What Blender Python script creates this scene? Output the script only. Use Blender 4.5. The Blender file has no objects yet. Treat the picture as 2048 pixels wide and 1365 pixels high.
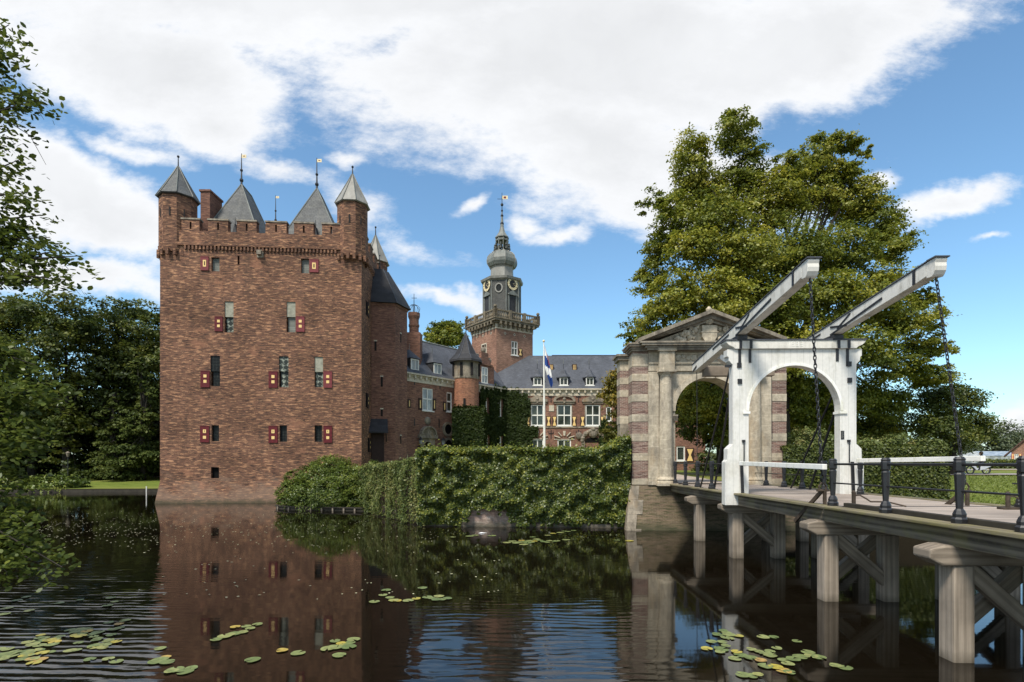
import bpy, math, random
import numpy as np
from mathutils import Vector
R = math.radians
rng = np.random.default_rng(7)
random.seed(7)
S = bpy.context.scene
COL = S.collection

# ------------------------------------------------------------------ camera
F, CX, HY, EYE = 1080.0, 1024.0, 920.0, 3.35        # focal length, principal column, horizon row (2048 px wide), eye height
cam_d = bpy.data.cameras.new('camera'); cam = bpy.data.objects.new('camera', cam_d); COL.objects.link(cam)
cam.location = (0, 0, EYE); cam.rotation_euler = (R(90), 0, 0)
cam_d.sensor_width = 36; cam_d.lens = 36 * F / 2048; cam_d.shift_y = (HY - 682.5) / 2048
cam_d.clip_start = .1; cam_d.clip_end = 8000
S.camera = cam

# ------------------------------------------------------------------ exposure, sun, sky
S.view_settings.view_transform = 'Standard'; S.view_settings.look = 'None'
S.view_settings.exposure = 0.85; S.view_settings.gamma = 1
SUN_EL, SUN_AZ = R(54), R(213)                       # azimuth clockwise from +Y
sv = Vector((math.sin(SUN_AZ) * math.cos(SUN_EL), math.cos(SUN_AZ) * math.cos(SUN_EL), math.sin(SUN_EL)))
sun_d = bpy.data.lights.new('sun', 'SUN'); sun = bpy.data.objects.new('sun', sun_d); COL.objects.link(sun)
sun_d.energy = 2.9; sun_d.angle = R(14); sun_d.color = (1, .93, .82)
sun.rotation_euler = sv.to_track_quat('Z', 'Y').to_euler()

def nd(nt, typ, ins=None, **pr):
    n = nt.nodes.new(typ)
    for k, v in pr.items(): setattr(n, k, v)
    for k, v in (ins or {}).items():
        s = n.inputs[k]
        if isinstance(v, bpy.types.NodeSocket): nt.links.new(v, s)
        else: s.default_value = v
    return n
def c4(c): return (c[0], c[1], c[2], 1)
def mix(nt, fac, a, b, blend='MIX'):
    n = nt.nodes.new('ShaderNodeMix'); n.data_type = 'RGBA'; n.blend_type = blend; n.clamp_factor = True
    for i, v in ((0, fac), (6, a), (7, b)):
        if isinstance(v, bpy.types.NodeSocket): nt.links.new(v, n.inputs[i])
        else: n.inputs[i].default_value = c4(v) if isinstance(v, tuple) else v
    return n.outputs[2]
def mth(nt, op, a, b=0.0, c=0.0, clamp=False):
    return nd(nt, 'ShaderNodeMath', {0: a, 1: b, 2: c}, operation=op, use_clamp=clamp).outputs[0]
def rng_map(nt, v, a, b, c=0.0, d=1.0, smooth=False):
    n = nd(nt, 'ShaderNodeMapRange', {0: v, 1: a, 2: b, 3: c, 4: d}); n.clamp = True
    if smooth: n.interpolation_type = 'SMOOTHSTEP'
    return n.outputs[0]

world = bpy.data.worlds.new('World'); S.world = world; world.use_nodes = True
def build_sky():
    nt = world.node_tree; nt.nodes.clear()
    out = nd(nt, 'ShaderNodeOutputWorld'); bg = nd(nt, 'ShaderNodeBackground')
    sky = nd(nt, 'ShaderNodeTexSky', sky_type='NISHITA', sun_disc=False, sun_elevation=SUN_EL, sun_rotation=SUN_AZ,
             altitude=0, air_density=1.0, dust_density=.8, ozone_density=1.6)
    tc = nd(nt, 'ShaderNodeTexCoord'); d = tc.outputs['Generated']
    sep = nd(nt, 'ShaderNodeSeparateXYZ', {0: d})
    y = mth(nt, 'MAXIMUM', sep.outputs[1], .08)
    p = nd(nt, 'ShaderNodeCombineXYZ', {0: mth(nt, 'DIVIDE', sep.outputs[0], y), 1: mth(nt, 'DIVIDE', sep.outputs[2], y), 2: 0.0}).outputs[0]
    # domain warp so that the cloud banks get ragged edges
    w1 = nd(nt, 'ShaderNodeTexNoise', {'Vector': p, 'Scale': 3.2, 'Detail': 5.0, 'Roughness': .6})
    wv = nd(nt, 'ShaderNodeVectorMath', {0: w1.outputs['Color'], 1: (.5, .5, .5)}, operation='SUBTRACT').outputs[0]
    wv = nd(nt, 'ShaderNodeVectorMath', {0: wv, 3: .16}, operation='SCALE').outputs[0]
    pw = nd(nt, 'ShaderNodeVectorMath', {0: p, 1: wv}, operation='ADD').outputs[0]
    # cloud banks: (azimuth slope, elevation slope, half length, half width, tilt deg, weight)
    banks = CLOUDS
    acc = None
    for (px, py, a, b, rot, wt) in banks:
        m = nd(nt, 'ShaderNodeMapping', {'Vector': pw, 'Location': ((px - CX) / F, (HY - py) / F, 0), 'Rotation': (0, 0, R(-rot)),
                                         'Scale': (a / F, b / F, 1)}, vector_type='TEXTURE')
        ln = nd(nt, 'ShaderNodeVectorMath', {0: m.outputs[0]}, operation='LENGTH').outputs['Value']
        v = mth(nt, 'MULTIPLY', mth(nt, 'SUBTRACT', 1.25, ln), wt)
        acc = v if acc is None else mth(nt, 'SMOOTH_MAX', acc, v, .12)
    acc = mth(nt, 'MAXIMUM', acc, -.9)
    st = nd(nt, 'ShaderNodeMapping', {'Vector': p, 'Rotation': (0, 0, R(25)), 'Scale': (4.2, 8.5, 1)})
    n1 = nd(nt, 'ShaderNodeTexNoise', {'Vector': st.outputs[0], 'Scale': 1.0, 'Detail': 12.0, 'Roughness': .68})
    dens = mth(nt, 'ADD', acc, mth(nt, 'MULTIPLY', mth(nt, 'SUBTRACT', n1.outputs[0], .5), 2.3))
    # elsewhere in the sky (behind the viewer): ordinary broken cloud
    n3 = nd(nt, 'ShaderNodeTexNoise', {'Vector': d, 'Scale': 2.5, 'Detail': 6.0, 'Roughness': .6})
    back = mth(nt, 'MULTIPLY', mth(nt, 'SUBTRACT', n3.outputs[0], .47), 4.0)
    front = rng_map(nt, sep.outputs[1], .1, .3)
    dens = mth(nt, 'ADD', mth(nt, 'MULTIPLY', dens, front), mth(nt, 'MULTIPLY', back, mth(nt, 'SUBTRACT', 1.0, front)))
    mask = rng_map(nt, dens, -.14, .62, 0, 1, True)
    # grey undersides and billows inside the banks
    n2 = nd(nt, 'ShaderNodeTexNoise', {'Vector': pw, 'Scale': 3.0, 'Detail': 7.0, 'Roughness': .55})
    thick = rng_map(nt, mth(nt, 'ADD', dens, mth(nt, 'MULTIPLY', n2.outputs[0], 1.6)), .8, 2.0)
    shade = mix(nt, thick, (1.02, 1.03, 1.05), (.83, .84, .855))
    billow = rng_map(nt, n2.outputs[0], .36, .62, .92, 1.04)
    shade = mix(nt, 1.0, shade, nd(nt, 'ShaderNodeCombineColor', {0: billow, 1: billow, 2: billow}).outputs[0], 'MULTIPLY')
    cl = mix(nt, 1.0, shade, (CLOUD_L, CLOUD_L, CLOUD_L), 'MULTIPLY')
    blue = mix(nt, 1.0, sky.outputs[0], (.90, 1.13, 1.16), 'MULTIPLY')
    fin = mix(nt, mth(nt, 'MULTIPLY', mask, .97), blue, cl)
    nt.links.new(fin, bg.inputs[0]); bg.inputs[1].default_value = SKY_STR
    nt.links.new(bg.outputs[0], out.inputs[0])
SKY_STR = .10
CLOUD_L = 6.0
CLOUDS = [(760, -40, 1000, 150, 0, 1.3), (1220, 90, 560, 190, -8, 1.5), (1190, 285, 270, 120, 25, 1.3), (1560, 90, 380, 130, -22, 1.3),
          (300, 130, 280, 120, 18, 1.3), (420, 245, 120, 55, 10, .9), (150, 400, 240, 95, 30, 1.4), (60, 330, 130, 90, 20, 1.2),
          (230, 470, 170, 60, 10, 1.0), (160, 560, 260, 34, 4, .9), (880, 605, 110, 16, 8, .6), (690, 312, 40, 16, 0, .5), (250, 290, 100, 20, 22, .5),
          (545, 345, 60, 22, 20, .45), (700, 410, 90, 40, 30, .4), (1060, 445, 40, 22, 0, .6), (1130, 465, 60, 18, -8, .5), (945, 398, 34, 12, -40, .5), (1400, 380, 260, 90, 0, 1.0),
          (1900, 410, 120, 30, -22, .8), (1760, 375, 45, 25, 0, .7), (1965, 486, 34, 10, -10, .5), (2040, 845, 75, 34, 0, 1.0), (2200, 830, 160, 50, 0, 1.0),
          (820, 500, 70, 26, 20, .35), (-150, 300, 200, 160, 0, 1.2), (-300, 500, 300, 120, 0, 1.0), (1000, -500, 900, 250, 0, .8), (1500, -900, 900, 150, 10, .7)]
build_sky()
# ------------------------------------------------------------------ helpers
def gx(px, Y): return (px - CX) / F * Y
def gz(py, Y): return EYE + (HY - py) / F * Y
ORG = {}                                             # world origin of every object that can be a parent
def tag(o, label=None, cat=None, group=None, kind=None):
    for k, v in (('label', label), ('category', cat), ('group', group), ('kind', kind)):
        if v: o[k] = v
    return o
def thing(name, loc, label, cat, group=None):
    o = bpy.data.objects.new(name, None); COL.objects.link(o); o.location = loc
    o.empty_display_size = .2
    ORG[o] = Vector(loc); return tag(o, label, cat, group)
def link(name, me, parent=None, loc=(0, 0, 0)):
    o = bpy.data.objects.new(name, me); COL.objects.link(o); o.location = loc
    if parent: o.parent = parent; ORG[o] = ORG[parent] + Vector(loc)
    else: ORG[o] = Vector(loc)
    return o
def ident(x, y, z): return (x, y, z)
class MB:
    def __init__(s, T=ident): s.v = []; s.f = []; s.m = []; s.g = []; s.c = []; s.mk = []; s.T = T; s.axis = None
    def mark(s): s.mk.append(len(s.c))               # the next shapes form one piece
    def face(s, pts, m=0):
        s.c.append((len(s.v), len(s.f))); i = len(s.v); s.v += [s.T(*p) for p in pts]; s.f.append(tuple(range(i, i + len(pts)))); s.m.append(m); s.g.append(s.axis)
    def mesh(s, vs, fs, m=0):
        s.c.append((len(s.v), len(s.f))); i = len(s.v); s.v += [s.T(*p) for p in vs]
        for f in fs: s.f.append(tuple(i + k for k in f)); s.m.append(m); s.g.append(s.axis)
    def box(s, x0, x1, y0, y1, z0, z1, m=0):
        if x1 < x0: x0, x1 = x1, x0
        if y1 < y0: y0, y1 = y1, y0
        if z1 < z0: z0, z1 = z1, z0
        s.mesh([(x0, y0, z0), (x1, y0, z0), (x1, y1, z0), (x0, y1, z0), (x0, y0, z1), (x1, y0, z1), (x1, y1, z1), (x0, y1, z1)],
               [(0, 3, 2, 1), (4, 5, 6, 7), (0, 1, 5, 4), (1, 2, 6, 5), (2, 3, 7, 6), (3, 0, 4, 7)], m)
    def beam(s, p, q, w, h, m=0, w2=None, h2=None):    # square timber from p to q
        p = Vector(p); q = Vector(q); d = (q - p).normalized(); s.axis = (Vector(s.T(*q)) - Vector(s.T(*p))).normalized()
        up = Vector((0, 0, 1)) if abs(d.z) < .95 else Vector((0, 1, 0))
        a = d.cross(up).normalized(); b = a.cross(d)
        vs = []
        for o, ww, hh in ((p, w, h), (q, w2 or w, h2 or h)):
            for i, j in ((-1, -1), (1, -1), (1, 1), (-1, 1)): vs.append(tuple(o + a * (i * ww / 2) + b * (j * hh / 2)))
        s.mesh(vs, [(0, 1, 2, 3), (7, 6, 5, 4), (0, 4, 5, 1), (1, 5, 6, 2), (2, 6, 7, 3), (3, 7, 4, 0)], m); s.axis = None
    def tube(s, pts, r, n=8, m=0, cap=True):
        pts = [Vector(p) for p in pts]; rs = r if isinstance(r, (list, tuple)) else [r] * len(pts)
        vs = []; fs = []; ref = Vector((.3, .2, 1))
        for i, p in enumerate(pts):
            d = (pts[min(i + 1, len(pts) - 1)] - pts[max(i - 1, 0)]).normalized()
            a = d.cross(ref)
            if a.length < .1: a = d.cross(Vector((1, 0, 0)))
            a.normalize(); b = d.cross(a)
            for k in range(n):
                t = 2 * math.pi * k / n; vs.append(tuple(p + (a * math.cos(t) + b * math.sin(t)) * rs[i]))
        for i in range(len(pts) - 1):
            for k in range(n):
                k2 = (k + 1) % n; fs.append((i * n + k, i * n + k2, (i + 1) * n + k2, (i + 1) * n + k))
        if cap: fs.append(tuple(range(n))[::-1]); fs.append(tuple((len(pts) - 1) * n + k for k in range(n)))
        s.mesh(vs, fs, m)
    def lathe(s, c, prof, n=16, rot=0.0, m=0, sx=1, sy=1):   # prof: (radius, z) bottom to top
        vs = []; fs = []
        for r, z in prof:
            for k in range(n):
                t = rot + 2 * math.pi * k / n; vs.append((c[0] + sx * r * math.cos(t), c[1] + sy * r * math.sin(t), c[2] + z))
        for i in range(len(prof) - 1):
            for k in range(n):
                k2 = (k + 1) % n; fs.append((i * n + k, i * n + k2, (i + 1) * n + k2, (i + 1) * n + k))
        fs.append(tuple(range(n))[::-1]); fs.append(tuple((len(prof) - 1) * n + k for k in range(n)))
        s.mesh(vs, fs, m)
    def extr(s, poly, y0, y1, m=0):                  # (x,z) outline counter-clockwise seen from -y, extruded in y
        n = len(poly)
        vs = [(x, y0, z) for x, z in poly] + [(x, y1, z) for x, z in poly]
        fs = [tuple(range(n)), tuple(range(n, 2 * n))[::-1]] + [(i, i + n, (i + 1) % n + n, (i + 1) % n) for i in range(n)]
        s.mesh(vs, fs, m)
    def ball(s, c, r, n=10, m=0, sx=1, sy=1, sz=1):
        k = max(4, n // 2 + 1)
        s.lathe(c, [(max(.001, r * math.sin(math.pi * i / k)), -sz * r * math.cos(math.pi * i / k)) for i in range(k + 1)], n, 0, m, sx, sy)
    def build(s, name, mats, parent=None, bevel=0, smooth=False, loc=None):
        me = bpy.data.meshes.new(name)
        o0 = ORG[parent] if parent else Vector(loc or (0, 0, 0))
        v = np.array(s.v, dtype=np.float64).reshape(-1, 3)
        me.from_pydata((v - np.array(o0)).tolist(), [], s.f)
        mats = mats if isinstance(mats, (list, tuple)) else [mats]
        for mt in mats: me.materials.append(mt)
        me.polygons.foreach_set('material_index', s.m)
        if smooth: me.polygons.foreach_set('use_smooth', [True] * len(s.f))
        uv = me.uv_layers.new(name='UVMap')
        buf = np.zeros((sum(len(f) for f in s.f), 2)); j = 0
        for f, ax in zip(s.f, s.g):
            P = v[list(f)]; a = np.roll(P, -1, 0)
            n = np.array([((P[:, 1] - a[:, 1]) * (P[:, 2] + a[:, 2])).sum(), ((P[:, 2] - a[:, 2]) * (P[:, 0] + a[:, 0])).sum(), ((P[:, 0] - a[:, 0]) * (P[:, 1] + a[:, 1])).sum()])
            n /= (np.linalg.norm(n) + 1e-12)
            if ax is not None:
                t = np.array(ax); b = np.cross(n, t); u = P @ t + P[0] @ b * 0 + ax.z * 3.1; w = P @ b + (P[:, 0].mean() * 1.7 + P[:, 1].mean()) * .37
            elif abs(n[2]) > .995: u = P[:, 0]; w = P[:, 1]
            else:
                t = np.array([-n[1], n[0], 0]); t /= np.linalg.norm(t); b = np.cross(n, t); u = P @ t; w = P @ b
            buf[j:j + len(f), 0] = u; buf[j:j + len(f), 1] = w; j += len(f)
        uv.data.foreach_set('uv', buf.ravel())
        me.validate(); me.update()
        ob = link(name, me, parent, (0, 0, 0) if parent else o0)
        if bevel:
            bm = ob.modifiers.new('bevel', 'BEVEL'); bm.width = bevel; bm.segments = 2; bm.limit_method = 'ANGLE'; bm.angle_limit = R(40)
        return ob
    def pieces(s, name, mats, parent=None, bevel=0, smooth=False):
        """one object per marked piece (or per shape): countable parts stay individuals"""
        st = s.mk or list(range(len(s.c))); out = []
        for i, k in enumerate(st):
            v0, f0 = s.c[k]; v1, f1 = s.c[st[i + 1]] if i + 1 < len(st) else (len(s.v), len(s.f))
            q = MB(); q.v = s.v[v0:v1]; q.f = [tuple(j - v0 for j in f) for f in s.f[f0:f1]]; q.m = s.m[f0:f1]; q.g = s.g[f0:f1]
            out.append(q.build(name, mats, parent, bevel, smooth))
        return out
def _h(i, j, s): v = np.sin(i * 127.1 + j * 311.7 + s * 74.7) * 43758.5453; return v - np.floor(v)
def vn(x, y, s=0):                                   # smooth value noise, -1..1
    i, j = np.floor(x), np.floor(y); a, b = x - i, y - j; a = a * a * (3 - 2 * a); b = b * b * (3 - 2 * b)
    return 2 * ((_h(i, j, s) * (1 - a) + _h(i + 1, j, s) * a) * (1 - b) + (_h(i, j + 1, s) * (1 - a) + _h(i + 1, j + 1, s) * a) * b) - 1
def fb(x, y, s=0): return vn(x, y, s) * .55 + vn(x * 2.1, y * 2.1, s + 1) * .3 + vn(x * 4.3, y * 4.3, s + 2) * .2
class Fac:                                           # a vertical facade: s runs to the right along it, o inward, z up
    def __init__(s, P, Q):
        s.P = Vector((P[0], P[1])); d = Vector((Q[0] - P[0], Q[1] - P[1])); s.L = d.length; s.d = d / s.L; s.i = Vector((-s.d.y, s.d.x))
    def T(s, a, o, z): q = s.P + s.d * a + s.i * o; return (q.x, q.y, z)
    def sx(s, px, o=0):
        k = (px - CX) / F; q = s.P + s.i * o
        return (k * q.y - q.x) / (s.d.x - k * s.d.y)
    def zy(s, px, py, o=0):
        a = s.sx(px, o); return gz(py, s.T(a, o, 0)[1])
    def rect(s, x0, y0, x1, y1, o=0):
        xm = (x0 + x1) / 2; return (s.sx(x0, o), s.sx(x1, o), s.zy(xm, y1, o), s.zy(xm, y0, o))
def wall_holes(mb, s0, s1, z0, z1, holes, depth=.25, m=0, mr=None):
    xs = sorted({s0, s1, *[h[0] for h in holes], *[h[1] for h in holes]}); zs = sorted({z0, z1, *[h[2] for h in holes], *[h[3] for h in holes]})
    xs = [x for x in xs if s0 <= x <= s1]; zs = [z for z in zs if z0 <= z <= z1]
    for i in range(len(xs) - 1):
        for j in range(len(zs) - 1):
            xm = (xs[i] + xs[i + 1]) / 2; zm = (zs[j] + zs[j + 1]) / 2
            if any(h[0] < xm < h[1] and h[2] < zm < h[3] for h in holes): continue
            mb.face([(xs[i], 0, zs[j]), (xs[i + 1], 0, zs[j]), (xs[i + 1], 0, zs[j + 1]), (xs[i], 0, zs[j + 1])], m)
    for (a, b, c, d) in [h[:4] for h in holes]:
        k = m if mr is None else mr
        mb.face([(a, 0, c), (a, depth, c), (b, depth, c), (b, 0, c)][::-1], k); mb.face([(a, 0, d), (b, 0, d), (b, depth, d), (a, depth, d)][::-1], k)
        mb.face([(a, 0, c), (a, 0, d), (a, depth, d), (a, depth, c)][::-1], k); mb.face([(b, 0, c), (b, depth, c), (b, depth, d), (b, 0, d)][::-1], k)
        mb.face([(a, depth + .12, c - .02), (b, depth + .12, c - .02), (b, depth + .12, d + .02), (a, depth + .12, d + .02)], k)
def leaves(name, P, N, size, mat, parent, var, aspect=.6, tilt=.6, kind=None, loc=None, hexa=False):
    n = len(P); P = np.asarray(P, float)
    o0 = np.array(ORG[parent]) if parent else np.array(loc or (0, 0, 0))
    N = np.asarray(N, float) + rng.normal(0, tilt, (n, 3)); N /= np.linalg.norm(N, axis=1)[:, None] + 1e-9
    t = np.cross(N, rng.normal(0, 1, (n, 3))); t /= np.linalg.norm(t, axis=1)[:, None] + 1e-9
    b = np.cross(N, t); L = (size * rng.uniform(.65, 1.35, n))[:, None] / 2; W = L * aspect
    V = (np.stack([P - t * L, P - t * L * .45 + b * W * .85, P + t * L * .3 + b * W * .9, P + t * L, P + t * L * .3 - b * W * .9, P - t * L * .45 - b * W * .85], 1) if hexa else np.stack([P - t * L, P + b * W - t * L * .1, P + t * L, P - b * W - t * L * .1], 1)) - o0
    q = 6 if hexa else 4
    me = bpy.data.meshes.new(name)
    me.vertices.add(q * n); me.vertices.foreach_set('co', V.ravel())
    me.loops.add(q * n); me.loops.foreach_set('vertex_index', np.arange(q * n, dtype=np.int32))
    me.polygons.add(n); me.polygons.foreach_set('loop_start', np.arange(0, q * n, q, dtype=np.int32)); me.polygons.foreach_set('loop_total', np.full(n, q, dtype=np.int32))
    me.update(calc_edges=True)
    at = me.attributes.new('leaf', 'FLOAT', 'FACE'); at.data.foreach_set('value', np.clip(var, 0, 1).astype(np.float32))
    me.materials.append(mat)
    o = link(name, me, parent, (0, 0, 0) if parent else tuple(o0))
    return o
def sph(n):
    v = rng.normal(0, 1, (n, 3)); return v / np.linalg.norm(v, axis=1)[:, None]
def crown_pts(clumps, n, per=45, spread=.26, flat=.45, shell=.5, droop=.25, sprsize=None):
    """points of leaves gathered in sprays inside ellipsoid clumps (x,y,z,rx,ry,rz[,tone])"""
    A = np.array([c[:6] for c in clumps], float); tone = np.array([c[6] if len(c) > 6 else 0 for c in clumps])
    w = (A[:, 3] * A[:, 4] * A[:, 5]) ** .7; w /= w.sum()
    k = rng.choice(len(A), max(1, n // per), p=w)
    d = sph(len(k)); r = shell + (1.04 - shell) * rng.random(len(k)) ** .8
    r *= 1 + .16 * np.sin(d[:, 0] * 5 + k) * np.cos(d[:, 2] * 6 + k * 2)
    C = A[k, :3] + d * A[k, 3:] * r[:, None]
    rad = A[k, 3:].mean(1) if sprsize is None else np.full(len(k), sprsize / spread)
    idx = np.repeat(np.arange(len(k)), per)
    g = rng.normal(0, 1, (len(idx), 3)) * np.array([1, 1, flat])
    sc = (rad * spread * rng.uniform(.6, 1.3, len(k)))[idx][:, None] * .6
    off = g * sc
    off[:, 2] -= droop * np.hypot(off[:, 0], off[:, 1])
    P = C[idx] + off
    N = np.array([0, 0, .8]) + d[idx] * .7
    var = .45 + rng.normal(0, .13, len(k))[idx] + rng.normal(0, .12, len(idx)) + tone[k][idx]
    return P, N, var, C
# ------------------------------------------------------------------ materials
def mk(name, rough=.8, spec=.3):
    m = bpy.data.materials.new(name); m.use_nodes = True; nt = m.node_tree; b = nt.nodes['Principled BSDF']
    b.inputs['Roughness'].default_value = rough; b.inputs['Specular IOR Level'].default_value = spec
    return m, nt, b
def L(nt, a, b): nt.links.new(a, b)
def uvmap(nt, sx=1, sy=1, sz=1):
    tc = nd(nt, 'ShaderNodeTexCoord'); return nd(nt, 'ShaderNodeMapping', {'Vector': tc.outputs['UV'], 'Scale': (sx, sy, sz)}).outputs[0]
def posmap(nt, sx=1, sy=1, sz=1):
    g = nd(nt, 'ShaderNodeNewGeometry'); return nd(nt, 'ShaderNodeMapping', {'Vector': g.outputs['Position'], 'Scale': (sx, sy, sz)}).outputs[0]
def noise(nt, vec, sc=1.0, det=4.0, ro=.55): return nd(nt, 'ShaderNodeTexNoise', {'Vector': vec, 'Scale': sc, 'Detail': det, 'Roughness': ro}).outputs[0]
def gray(nt, v): return nd(nt, 'ShaderNodeCombineColor', {0: v, 1: v, 2: v}).outputs[0]
def bump(nt, b, h, st=.4, dist=.02): L(nt, nd(nt, 'ShaderNodeBump', {'Height': h, 'Strength': st, 'Distance': dist}).outputs[0], b.inputs['Normal'])
def flat(name, c, rough=.7, var=.12, sc=3.0, spec=.3, metal=0):
    m, nt, b = mk(name, rough, spec)
    n = noise(nt, posmap(nt), sc, 5)
    L(nt, mix(nt, 1, c, gray(nt, rng_map(nt, n, .3, .7, 1 - var, 1 + var)), 'MULTIPLY'), b.inputs['Base Color']); b.inputs['Metallic'].default_value = metal
    return m
def brick(name, c1, c2, mortar, hi=None, lo=None, bw=.24, bh=.072, ms=.006, streak=(1.6, 7.5), base=None, amp=.35):
    m, nt, b = mk(name, .9, .2)
    uv = uvmap(nt)
    br = nd(nt, 'ShaderNodeTexBrick', {'Vector': uv, 'Color1': c4(c1), 'Color2': c4(c2), 'Mortar': c4(mortar), 'Scale': 1.0, 'Mortar Size': ms, 'Mortar Smooth': .2, 'Bias': 0.0, 'Brick Width': bw, 'Row Height': bh})
    col = br.outputs[0]
    n1 = noise(nt, uvmap(nt, streak[0], streak[1]), 1, 6, .7)
    if hi: col = mix(nt, rng_map(nt, n1, .525, .585), col, hi)
    n1b = noise(nt, uvmap(nt, streak[0] * .8, streak[1] * 1.1), 1.3, 6, .7)
    if lo: col = mix(nt, mth(nt, 'MULTIPLY', rng_map(nt, n1b, .52, .58), .85), col, lo)
    n2 = noise(nt, uvmap(nt, .3, .38), 1, 5, .6)
    col = mix(nt, 1, col, gray(nt, rng_map(nt, n2, .3, .7, 1 - amp, 1 + amp * .75)), 'MULTIPLY')
    if base:                                         # weathered, limed band just above the water
        g = nd(nt, 'ShaderNodeNewGeometry'); z = nd(nt, 'ShaderNodeSeparateXYZ', {0: g.outputs['Position']}).outputs[2]
        nn = noise(nt, uvmap(nt, .55, .9), 1, 6, .65)
        k = mth(nt, 'SUBTRACT', mth(nt, 'ADD', mth(nt, 'MULTIPLY', nn, base[1] * 2.2), base[0] - base[1]), z)
        col = mix(nt, mth(nt, 'MULTIPLY', rng_map(nt, k, -.2, 1.2), .5), col, base[2])
        rp_ = noise(nt, uvmap(nt, .32, .55), 1, 5, .62); col = mix(nt, mth(nt, 'MULTIPLY', rng_map(nt, rp_, .6, .66), .5), col, tuple(x * 1.55 for x in c1))
        dr_ = noise(nt, uvmap(nt, 1.1, .07), 1, 5, .6); col = mix(nt, mth(nt, 'MULTIPLY', rng_map(nt, dr_, .58, .7), .35), col, (.06, .045, .035))
        n4 = noise(nt, uvmap(nt, 1.2, 1.6), 1, 5, .7)
        col = mix(nt, mth(nt, 'MULTIPLY', rng_map(nt, mth(nt, 'SUBTRACT', mth(nt, 'MULTIPLY', n4, .75), z), .0, .3), .7), col, (.035, .04, .022))
    L(nt, col, b.inputs['Base Color'])
    bump(nt, b, mth(nt, 'SUBTRACT', n1, mth(nt, 'MULTIPLY', br.outputs['Fac'], .6)), .5, .03)
    return m
M = {}
M['keep'] = brick('keep_brick', (.21, .1, .06), (.125, .06, .041), (.14, .095, .068), hi=(.41, .22, .122), lo=(.046, .03, .025), bw=.30, bh=.085, ms=.009, streak=(1.7, 7.2), base=(1.4, 2.8, (.24, .17, .125)), amp=.36)
M['brick'] = brick('wing_brick', (.26, .125, .085), (.175, .086, .063), (.22, .16, .125), hi=(.33, .18, .12), lo=(.1, .058, .048), amp=.28)
M['stair'] = brick('stair_brick', (.24, .115, .08), (.165, .08, .06), (.19, .13, .1), hi=(.31, .165, .11), lo=(.09, .052, .044), amp=.25)
M['turret'] = brick('turret_brick', (.33, .145, .085), (.24, .105, .066), (.28, .19, .14), hi=(.38, .19, .11), lo=(.15, .075, .05), amp=.22)
M['pier_brick'] = brick('pier_brick', (.225, .138, .115), (.175, .108, .09), (.34, .285, .23), bw=.21, bh=.066, ms=.011, hi=(.27, .17, .135), lo=(.11, .066, .058), amp=.28)
M['tower_brick'] = brick('tower_brick', (.31, .165, .11), (.22, .118, .085), (.28, .21, .16), hi=(.39, .23, .16), lo=(.15, .085, .065), amp=.25)
M['plinth'] = brick('plinth_brick', (.15, .115, .07), (.11, .08, .055), (.2, .17, .12), hi=(.18, .13, .09), lo=(.06, .06, .03), amp=.35, base=(.3, .5, (.1, .09, .045)))
M['quay'] = brick('quay_brick', (.31, .185, .145), (.24, .15, .12), (.4, .34, .29), hi=(.42, .34, .29), lo=(.14, .1, .08), amp=.3, base=(.6, .5, (.5, .46, .4)))
def stone(name, c, dark, bw=.95, bh=.5, amt=.75, ms=.012):
    m, nt, b = mk(name, .85, .2); uv = uvmap(nt)
    br = nd(nt, 'ShaderNodeTexBrick', {'Vector': uv, 'Color1': c4(c), 'Color2': c4(tuple(x * .78 for x in c)), 'Mortar': c4(tuple(x * 1.15 for x in c)), 'Scale': 1.0, 'Mortar Size': ms, 'Brick Width': bw, 'Row Height': bh})
    n = noise(nt, posmap(nt, 1.5, 1.5, .5), 1.2, 8, .68)
    col = mix(nt, mth(nt, 'MULTIPLY', rng_map(nt, n, .44, .68), amt), br.outputs[0], dark)
    n2 = noise(nt, posmap(nt), 7, 6, .65)
    col = mix(nt, 1, col, gray(nt, rng_map(nt, n2, .3, .7, .72, 1.2)), 'MULTIPLY')
    n3 = noise(nt, posmap(nt, 1, 1, .6), .9, 5, .6)
    col = mix(nt, mth(nt, 'MULTIPLY', rng_map(nt, n3, .55, .7), .45), col, (.3, .2, .1))
    L(nt, col, b.inputs['Base Color']); bump(nt, b, n2, .5, .02); return m
M['stone'] = stone('gate_sandstone', (.48, .415, .315), (.16, .14, .115), amt=.65)
M['stone_dark'] = stone('weathered_stone', (.29, .25, .195), (.065, .056, .048), amt=.8)
M['trim'] = stone('pale_trim_stone', (.6, .54, .43), (.32, .28, .21), bw=3, amt=.4)
M['balcony'] = stone('balcony_stone', (.24, .2, .14), (.06, .055, .045), amt=.8)
def slate(name, c1, c2, bw=.3, bh=.16, lich=None):
    m, nt, b = mk(name, .7, .35); uv = uvmap(nt)
    br = nd(nt, 'ShaderNodeTexBrick', {'Vector': uv, 'Color1': c4(c1), 'Color2': c4(c2), 'Mortar': c4(tuple(x * .4 for x in c1)), 'Scale': 1.0, 'Mortar Size': .008, 'Brick Width': bw, 'Row Height': bh})
    n = noise(nt, uvmap(nt, .8, .5), 1, 7, .65); col = mix(nt, 1, br.outputs[0], gray(nt, rng_map(nt, n, .3, .7, .65, 1.3)), 'MULTIPLY')
    if lich: col = mix(nt, mth(nt, 'MULTIPLY', rng_map(nt, noise(nt, uvmap(nt, 2.5, 1.2), 1, 7, .7), .5, .7), .7), col, lich)
    L(nt, col, b.inputs['Base Color']); bump(nt, b, mth(nt, 'SUBTRACT', n, br.outputs['Fac']), .5, .03); return m
M['slate'] = slate('roof_slate', (.085, .092, .108), (.062, .067, .08))
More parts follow.
